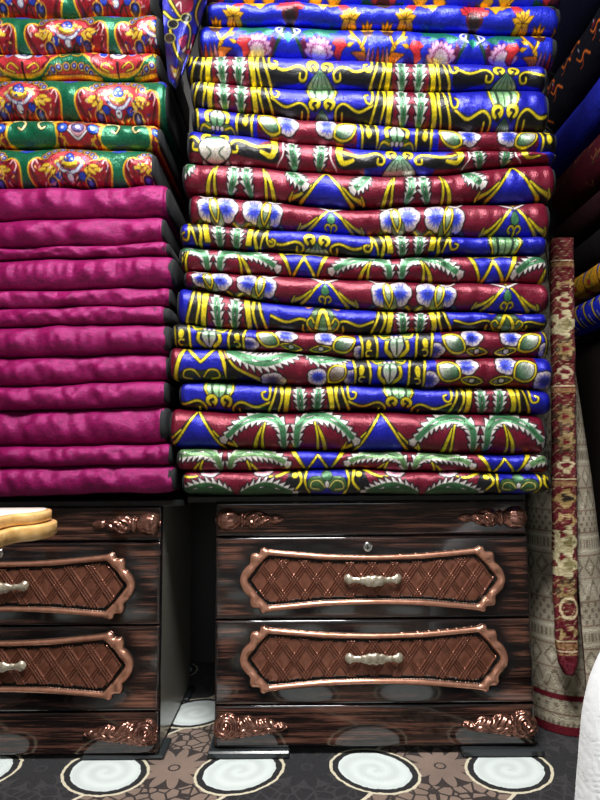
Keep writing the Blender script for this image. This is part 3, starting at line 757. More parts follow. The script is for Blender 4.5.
# ---- green medallion quilts
GB = (4, 104, 70); MR = (160, 22, 40); GD = (236, 182, 40)
def beadarc(c, cx, cy, r, n=9, ry=.5):
    for k in range(n):
        t = math.pi + (k + .5) / n * math.pi
        c.ell(cx + r * math.cos(t), cy + r * ry * math.sin(t), 3.6, 3.6, GD, ol=.5); c.ell(cx + r * math.cos(t), cy + r * ry * math.sin(t), 2.7, 2.7, (60, 50, 130)); c.ell(cx + r * math.cos(t), cy + r * ry * math.sin(t), 1.1, 1.1, (170, 180, 240))
def medal(c, cx, H, f=1, v0=0.0, k=1.0):
    """rounded crimson medallion: gold scroll rims, bead arch, blue and gold crest"""
    y = lambda v: H * ((v0 + v * k) if f > 0 else 1 - (v0 + v * k))
    for m_ in (-1, 1):
        P = mir(cx, m_, [(0, y(.14)), (14, y(.17)), (24, y(.33)), (27, y(.44)), (33, y(.40)), (39, y(.50)), (41, y(.72)), (38, y(.95)), (32, y(1.1)), (0, y(1.1))])
        c.fill(P, MR, ol=1.9, olc=GD)
    c.fill([(cx - 12, y(.17)), (cx + 12, y(.17)), (cx + 24, y(.6)), (cx + 26, y(1.1)), (cx - 26, y(1.1)), (cx - 24, y(.6))], MR, smooth=False)
    beadarc(c, cx, y(.40), 25, 9, .42 * f)
    c.fill([(cx - 18, y(.38)), (cx, y(.2)), (cx + 18, y(.38)), (cx + 16, y(.7)), (cx - 16, y(.7))], (214, 70, 80))
    for m_ in (-1, 1):
        c.stroke(mir(cx, m_, [(27, y(.52)), (31, y(.46)), (36, y(.52)), (38, y(.70)), (35, y(.88)), (30, y(1.05))]), 2.0, (96, 14, 26), 3.4)
        c.stroke(mir(cx, m_, [(32, y(.52)), (35, y(.42)), (38, y(.56)), (36, y(.7))]), 1.3, (240, 190, 190))
        for (a, b, an) in ((19, .62, -.5), (24, .58, .2), (22, .70, .6), (28, .66, 0), (17, .72, 1.0)):
            c.ell(cx + m_ * a, y(b), 4.2, 1.8, (244, 204, 60), ol=.5, ang=an * m_, olc=(120, 40, 20))
        c.ell(cx + m_ * 12, y(.80), 3.4, 3.2, (30, 60, 190), ol=.6)
        c.ell(cx + m_ * 19, y(.92), 4.6, 4.2, (40, 30, 90), ol=1, olc=GD); c.ell(cx + m_ * 19, y(.92), 2, 2, (70, 100, 220))
        c.stroke(mir(cx, m_, [(3, y(.98)), (8, y(.86)), (10, y(1.0))]), 2, (50, 30, 30), 1.4)
        c.ell(cx + m_ * 8, y(.42), 2.8, 2.2, (250, 224, 120)); c.ell(cx + m_ * 13, y(.5), 3, 2, (250, 224, 120), ang=.5 * m_)
        c.stroke(mir(cx, m_, [(12, y(.56)), (7, y(.7)), (0, y(.76))]), 2.6, (222, 226, 240), 2.6, ol=.5, olc=(40, 50, 130))
    c.ell(cx, y(.54), 8, H * .12 * k, (246, 212, 50), ol=.8, olc=(90, 50, 20))
    c.stroke([(cx - 7, y(.58)), (cx, y(.64)), (cx + 7, y(.58))], 2, (150, 100, 20))
    c.fill([(cx, y(.26)), (cx + 5, y(.4)), (cx + 3.5, y(.5)), (cx - 3.5, y(.5)), (cx - 5, y(.4))], (36, 70, 205), ol=.5)
    for (a, b) in ((0, .34), (-2.5, .43), (2.5, .43)): c.ell(cx + a, y(b), 1.1, 1.0, (190, 200, 250))
    c.ell(cx, y(.84), 3, H * .07 * k, (226, 230, 242), ol=.6, olc=(40, 50, 130))
    r = random.Random(int(cx * 3 + H))
    for _ in range(60):
        a = r.uniform(-36, 36); b_ = r.uniform(.32 if abs(a) < 24 else .55, 1.0); l = r.uniform(1.5, 3.5); an = r.uniform(0, 6.28)
        c.stroke([(cx + a, y(b_)), (cx + a + l * math.cos(an), y(b_) + l * math.sin(an))], 1.5, r.choice([(70, 12, 24), (250, 220, 120), (232, 120, 120), (40, 40, 120), (110, 20, 30), (226, 190, 190)]), .7)
def swag(c, cx, H, v, m=1):
    """gold edged crimson swag hanging between medallions"""
    for m_ in (-1, 1):
        c.fill(mir(cx, m_, [(0, H * (v - .25)), (34, H * (v - .25)), (24, H * (v - .02)), (8, H * v), (0, H * (v + .06))]), (170, 40, 40))
        c.stroke(mir(cx, m_, [(40, H * (v - .22)), (28, H * (v - .06)), (14, H * v), (0, H * (v + .05))]), 2.4, GD, 2, ol=.6, olc=(90, 50, 10))
    c.ell(cx, H * (v + .08), 4, 2.8, (50, 80, 210), ol=.5); c.ell(cx - 5, H * (v + .07), 2.4, 2, (50, 80, 210)); c.ell(cx + 5, H * (v + .07), 2.4, 2, (50, 80, 210))
def g_up(cs, H0):
    def f(c, H):
        for cx in cs: medal(c, cx, H)
        for a, b in zip(cs[:-1], cs[1:]): swag(c, (a + b) / 2, H, .06)
    return f
def g_up_low(cs):
    def f(c, H):
        for cx in cs: medal(c, cx, H, 1, -.35, 1.3)
    return f
def g_dn(cs):
    def f(c, H):
        for cx in cs:
            c.fill([(cx - 34, -2), (cx + 34, -2), (cx + 26, H * .45), (cx + 17, H * .8), (cx, H * .86), (cx - 17, H * .8), (cx - 26, H * .45)], (206, 52, 62), ol=2.6, olc=GD)
            for m_ in (-1, 1):
                c.stroke(mir(cx, m_, [(5, H * .72), (12, H * .55), (16, H * .72), (9, H * .82)]), 2, GD, 1.4, ol=.5)
                c.stroke(mir(cx, m_, [(22, H * .2), (26, H * .45), (20, H * .7)]), 2, (110, 20, 30), 3)
                c.ell(cx + m_ * 15, H * .16, 3.5, 3.2, (40, 70, 200), ol=.8, olc=(230, 220, 230)); c.ell(cx + m_ * 24, H * .12, 3, 2.6, (240, 190, 60))
                c.stroke(mir(cx, m_, [(34, H * .02), (38, H * .3), (46, H * .22)]), 2.2, GD, 1.2, ol=.6)
            c.ell(cx, H * .2, 8.5, H * .2, (226, 222, 226), ol=.8); c.ell(cx, H * .16, 4.5, H * .1, (60, 50, 120)); c.ell(cx, H * .14, 2, 1.6, (220, 220, 250))
            c.stroke([(cx, H * .55), (cx, H * .95)], 3, (60, 30, 30), 1.5)
        for a, b in zip(cs[:-1], cs[1:]):
            g = (a + b) / 2
            c.fill([(g - 26, H), (g - 12, H * .72), (g, H * .62), (g + 12, H * .72), (g + 26, H)], (190, 60, 40), ol=1.2, olc=GD)
            beadarc(c, g, H * .96, 21, 8, .42)
            c.stroke([(g - 30, H * .98), (g, H * .92), (g + 30, H * .98)], 2, GD, ol=.6, olc=(110, 30, 30))
    return f
def g_mid(cs):
    def f(c, H):
        c.c[:] = (168, 30, 44)
        for a, b in zip(cs[:-1], cs[1:]):
            g = (a + b) / 2
            c.fill([(g - 20, H * .22), (g - 8, H * .1), (g + 8, H * .1), (g + 20, H * .22), (g + 24, H * .55), (g + 20, H * .98), (g - 20, H * .98), (g - 24, H * .55)], GB, ol=2.6, olc=GD)
            for m_ in (-1, 1):
                c.stroke(mir(g, m_, [(19, H * .14), (12, H * .08), (7, H * .25), (10, H * .5), (14, H * .42)]), 3.0, (240, 222, 150), 1.4, ol=.8)
                c.stroke(mir(g, m_, [(26, H * .2), (31, H * .5), (27, H * .9)]), 2.4, (110, 16, 26), 3)
                c.stroke(mir(g, m_, [(28, H * .1), (34, H * .4), (30, H * .7), (35, H * .95)]), 1.8, GD, 1.2)
        for cx in cs:
            c.ell(cx, H * .5, 9, H * .28, (222, 160, 176), ol=1); c.ell(cx, H * .44, 6, H * .17, (66, 50, 110), ol=.6); c.ell(cx, H * .4, 2, 2, (200, 200, 250))
            c.stroke([(cx - 9, H * .55), (cx, H * .82), (cx + 9, H * .55)], 2, (236, 226, 230), ol=.5)
            for m_ in (-1, 1):
                c.ell(cx + m_ * 15, H * .45, 5, 4.8, (40, 84, 214), ol=1); c.ell(cx + m_ * 15, H * .45, 1.8, 1.8, (240, 240, 250))
                c.ell(cx + m_ * 8, H * .12, 4, 2.4, (40, 26, 60), ol=.8, olc=GD); c.stroke(mir(cx, m_, [(16, H * .98), (13, H * .82), (18, H * .76)]), 1.8, GD, 1.2)
                c.ell(cx + m_ * 21, H * .18, 3, 2, (240, 190, 60))
    return f
GSe = [seam([(-160, -22), (170, -22)]), seam([(-160, 13), (80, 12), (170, 11)]), seam([(-160, 49), (80, 49), (170, 49)]),
       seam([(-160, 78), (80, 76), (170, 75)]), seam([(-160, 117), (80, 118), (170, 123)]), seam([(-160, 145), (80, 145), (170, 146)]),
       seam([(-160, 188), (0, 186), (80, 185), (170, 182)])]
GQ = [('green quilt topmost of the left stack, cut by the top photo edge', 149, g_up_low([-72, 20, 115, 208])),
      ('green quilt with a whole red medallion near its middle, second in the left stack', 156, g_up([-118, -27, 66, 157], 36)),
      ('green quilt with a blue beaded arch along its bottom, third in the left stack', 156, g_dn([-70, 22, 117, 210])),
      ('green quilt with red medallion at its right end, fourth in the left stack', 164, g_up([-76, 19, 117, 210], 40)),
      ('thin red and green quilt with white-tipped curls, fifth from top of the left stack', 157, g_mid([-108, -15, 78, 172])),
      ('green quilt with red medallions lying directly on the magenta quilts', 150, g_up([-114, -22, 70, 165], 42))]
YG = 1.42
for i, (lab, xr, pf) in enumerate(GQ):
    quilt(lab, G_GRN, -150, xr, GSe[i], GSe[i + 1], YG + (.004, -.004, .003, -.006, .002, -.003)[i], .43, 40 + i, pf, GB, bl=4, br=4, lump=1.3)

# ---- magenta quilts
MS = [(186, 182), (219, 215), (248, 242), (259, 254), (291, 286), (307.5, 305), (326, 322.5), (357, 352), (386, 380), (411, 405), (446.5, 444), (467.5, 465), (497, 492.5)]
MS = [seam([(-160, a + 2), (0, a), (175, b)]) for a, b in MS]
MS[0] = GSe[-1]
MR_ = [165, 161, 166, 171, 168, 163, 167, 165, 164, 164, 168, 170]
ML = ['topmost magenta velvet quilt, right under the green medallion quilts', 'magenta velvet quilt second from top of the magenta ones',
      'thinnest upper magenta quilt, third from top of the magenta ones', 'plump crushed magenta quilt, fourth from top of the magenta ones',
      'thin magenta quilt fifth from top of the magenta ones, upper of two thin neighbours', 'thin magenta quilt with a long dark end, sixth from top of the magenta ones',
      'magenta velvet quilt seventh from top of the magenta ones, under the thin pair', 'magenta velvet quilt fifth from bottom of the left stack, two above the thickest one',
      'magenta quilt fourth from bottom of the left stack, right over the thickest one', 'thickest magenta quilt, third from bottom of the left stack',
      'thin dark magenta quilt, second from bottom of the left stack', 'bottom magenta quilt lying on the left chest top']
for i in range(12):
    quilt(ML[i], G_MAG, -150, MR_[i], MS[i], MS[i + 1], YG + rnd.uniform(-.007, .006), .43, 60 + i, None, mat=MAGENTA, dx=1.4, lump=2.2,
          bl=4, br=(9 if i == 5 else 3.5), bind=BIND)

# ------------------------------------------------------------------ chests of drawers
YC = 1.47
def zat(py, Y=YC, px=373): return at(px, py, Y).z
PXM = (at(473, 620, YC).x - at(373, 620, YC).x) / 100.0          # metres per photo pixel on the chest front
def cart_poly():
    """half-outline of the carved cartouche, centred, in photo-pixel units"""
    h = [(0, -24.5), (40, -25.5), (80, -28.5), (104, -31), (108, -32.8), (112.5, -31.5), (114, -27.5), (117, -27.2), (121.5, -26.5), (123.5, -22), (123.5, -17), (127, -14), (131, -9), (133, -4), (133.6, 0)]
    up = h; dn = [(x, -y) for x, y in h[::-1]][1:]
    right = up + dn
    left = [(-x, y) for x, y in right[::-1]][1:-1]
    return cr(right + left, True, 4)
CART = cart_poly()
INNER = [(0, -15.5), (50, -16.5), (103, -21.0), (112, -12), (121.5, 0)]
INN = INNER + [(x, -y) for x, y in INNER[::-1]][1:]
INN = np.array(INN + [(-x, y) for x, y in INN[::-1]][1:-1])
def heightfield(x0, x1, z0, z1, step, hf):
    xs = np.arange(x0, x1 + step * .5, step); zs = np.arange(z0, z1 + step * .5, step)
    Z, X = np.meshgrid(zs, xs, indexing='ij'); H = hf(X.ravel(), Z.ravel())
    return X.ravel(), Z.ravel(), H, grid_faces(len(zs), len(xs))
def frame_h(x, y):
    d = -sdf_poly(CART, x, y); di = sdf_poly(INN, x, y)          # d: inside depth; di>0: outside the lattice field
    w = np.minimum(d + di, 14.0); saw = 3.2
    tw = np.maximum(w - saw, 1.0)                                # tube width left of the toothed inner border
    t = np.clip(d / tw, 0, 1)
    tube = 0.5 + np.minimum(tw, 7.5) * 0.62 * np.sqrt(np.clip(1 - (2 * t - 1) ** 2, 0, 1))
    tooth = 0.5 + 1.1 * np.abs(np.sin((x + y * .8) * 1.05))
    h = np.where(d <= 0, -1.2, np.where(d < tw, tube, tooth))
    ang = np.arctan2(y, np.abs(x) - 100)
    sc = np.clip((np.abs(x) - 106) / 6, 0, 1) * np.clip(h - .6, 0, 1)
    h = h + sc * 0.5 * np.sin(11 * ang)
    return np.where(di < -0.4, -2.0, h)
def frame_col(x, y):
    d = -sdf_poly(CART, x, y); di = sdf_poly(INN, x, y); w = np.minimum(d + di, 14.0); tw = np.maximum(w - 3.2, 1.0)
    k = np.clip((tw - d) / 1.2, 0.0, 1) * np.clip(d / 1.2, .15, 1)
    return k
def lattice_h(x, y):
    di = sdf_poly(INN, x, y); s_ = 22.5
    pad = np.full(x.shape, 0.15); rr = np.zeros_like(x); dm = np.ones_like(x)
    for m_ in (-1, 1):
        u = (x + m_ * y / 1.38)
        k = (u / s_ - np.floor(u / s_)) * s_
        for o in (8.2, 11.2, 14.2): rr = np.maximum(rr, np.clip(1 - np.abs(k - o) / 1.15, 0, 1))
        dm = np.minimum(dm, np.clip((np.abs(k - 11.2) - 4.6) / 5.0, 0, 1))
    h = 0.15 + 2.1 * rr + 0.55 * np.sqrt(dm)
    return np.where(di < 1.5, h, -2.0)
HFX, HFZ, HFH, HFF = heightfield(-137, 137, -37, 37, 0.75, frame_h)
keep = (HFH[HFF].max(1) > -0.9)
FRAME_F = HFF[keep]
LX, LZ, LH, LF = heightfield(-121, 121, -24, 24, 0.7, lattice_h)
LF = LF[(LH[LF].max(1) > -1.5)]
def compact(v, f):
    used = np.unique(f); mp = np.zeros(len(v), int); mp[used] = np.arange(len(used)); return v[used], mp[f]

def wood_front(name, x0, x1, z0, z1, yf, yb, parent, cart=None, edge=7.0, step=1.3, streak=1.0, kind='drawer'):
    """board with softly rounded front edges; 'pattern' holds the finish's black airbrushed edging"""
    st = step * PXM; nx = max(3, int((x1 - x0) / st)); nz = max(3, int((z1 - z0) / st))
    xs = np.linspace(x0, x1, nx); zs = np.linspace(z0, z1, nz); Z, X = np.meshgrid(zs, xs, indexing='ij')
    d = np.minimum(np.minimum(X - x0, x1 - X), np.minimum(Z - z0, z1 - Z))
    r = 0.004; Yg = yf + r - np.sqrt(np.clip(r * r - np.clip(r - d, 0, r) ** 2, 0, None))
    sh = np.clip(d / (edge * PXM), 0, 1)
    dx = np.minimum(X - x0, x1 - X); sh = np.clip(np.minimum(d / (edge * PXM) * .8 + .15, dx / (edge * 1.6 * PXM) + .1), 0, 1)
    if cart is not None:
        cx, cz = cart
        dd = sdf_poly(CART, ((X - cx) / PXM).ravel(), (-(Z - cz) / PXM).ravel()).reshape(X.shape)
        sh = sh * np.clip((dd - 1) / 13, 0, 1) ** 1.2
    v = np.stack([X, Yg, Z], -1).reshape(-1, 3); n0 = len(v)
    f = grid_faces(nz, nx)
    per = [i for i in range(nx)] + [k * nx + nx - 1 for k in range(1, nz)] + [(nz - 1) * nx + i for i in range(nx - 2, -1, -1)] + [k * nx for k in range(nz - 2, 0, -1)]
    bk = v[per].copy(); bk[:, 1] = yb
    v = np.vstack([v, bk]); extra = []
    n = len(per)
    for i in range(n): extra.append((per[i], n0 + i, n0 + (i + 1) % n, per[(i + 1) % n]))
    extra.append(tuple(n0 + i for i in range(n)))
    col = np.zeros((len(v), 3)); col[:n0] = sh.reshape(-1, 1)
    return make(name, v, (f, extra), EBONY, parent, True, col)

def top_corbel_h(x, y):
    """turned half-baluster lying on its side: x from 0 (outer end) to 70, y across"""
    prof = np.interp(x, [0, 2, 6, 12, 18, 22, 23.5, 25, 27, 28.5, 30, 34, 40, 46, 50, 53, 55, 58, 62, 66, 69, 70],
                        [3, 8.5, 11, 11.4, 9.8, 7.2, 6.2, 8.4, 8.4, 6.2, 7.2, 9.2, 9.4, 7.8, 6.2, 4.6, 3.6, 4.6, 4.8, 3.2, 1.2, 0])
    r = np.clip(1 - (y / np.maximum(prof, .1)) ** 2, -1, 1)
    h = np.where(r > 0, prof * .82 * np.sqrt(np.clip(r, 0, 1)), -1.5)
    ang = np.arcsin(np.clip(y / np.maximum(prof, .1), -1, 1))
    flute = np.where((x > 29) & (x < 54), .9 * np.sin(ang * 7 + x * .5), np.where((x > 3) & (x < 22), .8 * np.abs(np.sin(ang * 3 + (x - 12) * .12)) , 0))
    curlz = .6 * np.sin(np.hypot(x - 40, y * 1.1) * 1.5) * np.exp(-((x - 40) / 10) ** 2)
    return np.where(r > 0, h + flute + curlz, h)
def low_corbel_h(x, y):
    """scroll bracket: big volute at the outer end, waves tapering inwards"""
    up = np.interp(x, [0, 3, 10, 18, 22, 25, 30, 36, 41, 44, 50, 56, 59, 64, 70, 72], [6, 12, 14, 12, 8.5, 9, 11, 10, 7, 7.5, 8.5, 6, 3.6, 4.2, 3, 0])
    dn = np.interp(x, [0, 3, 10, 20, 30, 45, 58, 66, 72], [8, 11, 12, 11.5, 9.5, 8, 6, 4, 0])
    e = np.where(y < 0, -y / np.maximum(up, .1), y / np.maximum(dn, .1))
    r = 1 - e ** 2
    h = np.where(r > 0, 8.5 * np.sqrt(np.clip(r, 0, 1)) * np.interp(x, [0, 8, 60, 72], [.75, 1, .7, .3]), -1.5)
    d1 = np.hypot(x - 10, (y + 3)); th = np.arctan2(y + 3, x - 10)
    vol = 1.1 * np.sin(d1 * 1.25 - th) * np.exp(-(d1 / 11.5) ** 6)
    away = 1 - np.exp(-(d1 / 10) ** 6)
    flow = np.sin((y + 2.6 * np.sin(x * .26 + .6) + .012 * (x - 40) ** 2 * .2) * 1.55 + .06 * x)
    leafy = np.sin(x * .95 + np.abs(y + 1) * .9)
    lines = away * np.where(y > -1.5, .8 * flow, .75 * leafy)
    v2 = v3 = 0.0
    col = -1.0 * np.exp(-((x - 23) / 1.2) ** 2)
    return np.where(r > 0, h + vol + v2 + v3 + lines + col, h)
def corbel_mesh(kind):
    hf = top_corbel_h if kind == 'top' else low_corbel_h
    x, y, h, f = heightfield(-1, 73, -17, 16, 0.6, hf)
    f = f[(h[f].max(1) > -1.0)]
    v, f = compact(np.stack([x, h, y], 1), f)
    return v, f
CORB = {k: corbel_mesh(k) for k in ('top', 'low')}
def place_hf(name, v3, f, cx, cz, yf, mat, parent, mirror=1, colors=None):
    """v3: (x right, height, y down) in photo-pixel units -> world on the upright face y=yf"""
    v = np.stack([cx + mirror * v3[:, 0] * PXM, yf - v3[:, 1] * PXM, cz - v3[:, 2] * PXM], 1)
    ff = f if mirror > 0 else f[:, ::-1]
    return make(name, v, (ff[:, ::-1], []), mat, parent, True, colors)

def handle(cx, cz, yf, parent, dz=0.0):
    mb = MB(); n = 18; L = 29.0
    ts = np.linspace(-1, 1, 41)
    def rad(t):
        a = abs(t); return np.interp(a, [0, .25, .4, .5, .56, .62, .72, .8, .86, .95, 1], [5.6, 5.0, 3.4, 2.5, 3.2, 2.4, 3.0, 4.6, 5.0, 3.6, .5])
    v = []; f = []
    for t in ts:
        r = rad(t); off = 7.0 - 3.5 * t * t
        for k in range(n):
            th = 2 * math.pi * k / n
            rz = r * math.cos(th) * (1 + (.10 * math.sin(9 * t * 3) if abs(t) < .45 else .12 * math.cos(th * 5)))
            v.append((cx + t * L * PXM, yf - (off + 0.55 * r * math.sin(th)) * PXM, cz + (rz + dz * (1 - abs(t)) - 1.8 * (1 - t * t) + 1.2) * PXM))
    for i in range(len(ts) - 1):
        for k in range(n): f.append((i * n + k, i * n + (k + 1) % n, (i + 1) * n + (k + 1) % n, (i + 1) * n + k))
    mb.add(v, f)
    for s_ in (-1, 1): mb.lathe([(0, 3.2 * PXM), (2 * PXM, 2.6 * PXM), (5 * PXM, 2.2 * PXM)], (cx + s_ * 24 * PXM, yf + .001, cz), (0, -1, 0), 12)
    return mb.build('pull_handle', IVORY, parent, True)

def chest(label, xc_px, Y, dzw, lab_extra=None, top_l=-190, top_r=159, dpx=0.0):
    """two-drawer lacquered chest; xc = photo column of its centre"""
    cx = at(xc_px, 620, Y).x; W = 316 * PXM; x0, x1 = cx - W / 2, cx + W / 2
    zs = {k: zat(p, YC) + dzw for k, p in (('top', 501.5), ('s1', 536), ('s2', 619), ('s3', 704.5), ('bot', 747.5))}
    D = 0.42; yb = Y + D
    root = empty('drawer_chest', (cx, Y + D / 2, 0), label, 'chest of drawers', 'lacquered two-drawer chests')
    g = 0.0012
    b = MB(); b.box(x0 + .002, x1 - .002, Y + .022, yb, zs['bot'] + .002, zs['top'] - .002, .002); b.build('carcass', SIDELAC, root)
    t = MB(); t.box(cx + top_l * PXM, cx + top_r * PXM, Y + .004, yb + .02, zs['top'], zs['top'] + .0165, .003); t.build('top_board', BLACKLAC, root)
    rail = wood_front('top_rail', x0, x1, zs['s1'] + g, zs['top'], Y + .002, Y + .0225, root, None, 5)
    pl = wood_front('plinth', x0, x1, zs['bot'], zs['s3'] - g, Y + .002, Y + .0225, root, None, 5)
    fr_v, fr_f = compact(np.stack([HFX, HFH, HFZ], 1), FRAME_F); la_v, la_f = compact(np.stack([LX, LH, LZ], 1), LF)
    for (za, zb_, lock) in ((zs['s2'], zs['s1'], True), (zs['s3'], zs['s2'], False)):
        h = zb_ - za; cz = zb_ - h * (.525 if lock else .46)
        d = wood_front('drawer', x0, x1, za + g, zb_ - g, Y, Y + .0225, root, (cx, cz), 5)
        place_hf('carved_frame', fr_v, fr_f, cx, cz, Y, COPPER, d, 1, np.repeat(frame_col(fr_v[:, 0], fr_v[:, 2])[:, None], 3, 1))
        place_hf('lattice_panel', la_v, la_f, cx, cz, Y - .0008, PANEL, d)
        handle(cx, cz + .001, Y - .001, d, 2.0 if not lock else 0.0)
        if lock:
            lz = zb_ - 10.5 * PXM; lx = cx - 4 * PXM
            k = MB(); k.lathe([(0, 5.0 * PXM), (1.4 * PXM, 5.0 * PXM), (2.2 * PXM, 4.3 * PXM), (2.0 * PXM, 2.6 * PXM), (1.8 * PXM, 0.1 * PXM)], (lx, Y + .0003, lz), (0, -1, 0), 24)
            lk = k.build('lock', CHROME, d, True)
            k = MB(); k.box(lx - .0012, lx + .0012, Y - 3.0 * PXM, Y - 1.5 * PXM, lz - .0055, lz + .0055); k.build('keyhole', HOLE, root)
    cm = {}
    for mlr in (-1, 1):
        v, f = CORB['top']; place_hf('corner_bracket', v, f, cx + mlr * 157 * PXM, (zs['top'] + zs['s1']) / 2 + .0005, Y + .002, COPPERD, root, -mlr)
        v, f = CORB['low']; place_hf('corner_bracket', v, f, cx + mlr * 157 * PXM, (zs['s3'] + zs['bot']) / 2 + .000, Y + .002, COPPERD, root, -mlr)
        xa = cx + mlr * 84 * PXM; xb = cx + mlr * 164 * PXM
        for (ya, yb_) in ((YC - .016, Y + .09), (yb - .1, yb)):
            fo = MB(); fo.box(min(xa, xb), max(xa, xb), ya, yb_, 0.0075, zs['bot'] - .0005, .0035); fo.build('foot', FOOTLAC, root)
    return root, zs
ch1, ZS = chest('dark lacquered two-drawer chest standing whole under the patterned quilts', 373, YC, 0.0, top_l=-188, top_r=158)
ch2, ZS2 = chest('dark lacquered two-drawer chest under the magenta quilts, cut by the left photo edge', 0.5, YC - .012, -.008, top_l=-160, top_r=181)

# ------------------------------------------------------------------ room
def wallmat(name, col, rough=.9):
    n = NT(name); v = n.coords((3, 3, 3)); f = n.noise(v, 3.0, 5.0)
    n.l(n.mix(n.M('MULTIPLY', f, .25), L4(col), L4(tuple(c * .8 for c in col))), n.b.inputs['Base Color']); n.set(Roughness=rough)
    n.bump(n.noise(v, 60.0), .08, .003); return n.m
WALLD = wallmat('grey_wallpaper', (84, 84, 82)); WALLL = wallmat('pale_plaster', (124, 121, 116)); CEIL = wallmat('ceiling_white', (225, 224, 220)); FLO = wallmat('floor_boards', (90, 70, 55), .6)
XL, XR, YB, YN, ZC_ = -2.2, 1.55, 2.12, -2.2, 2.62
def room(name, box, mat):
    b = MB(); b.box(*box); o = b.build(name, mat); o['kind'] = 'structure'; return o
room('floor', (XL - .1, XR + .1, YN - .1, YB + .1, -.1, 0), FLO)
room('ceiling', (XL - .1, XR + .1, YN - .1, YB + .1, ZC_, ZC_ + .1), CEIL)
room('wall_back', (XL - .1, XR + .1, YB, YB + .1, 0, ZC_), WALLD)
room('wall_right', (XR, XR + .1, YN, YB, 0, ZC_), WALLD)
room('wall_left', (XL - .1, XL, YN, YB, 0, ZC_), WALLL)
room('wall_front', (XL - .1, XR + .1, YN - .1, YN, 0, ZC_), WALLL)

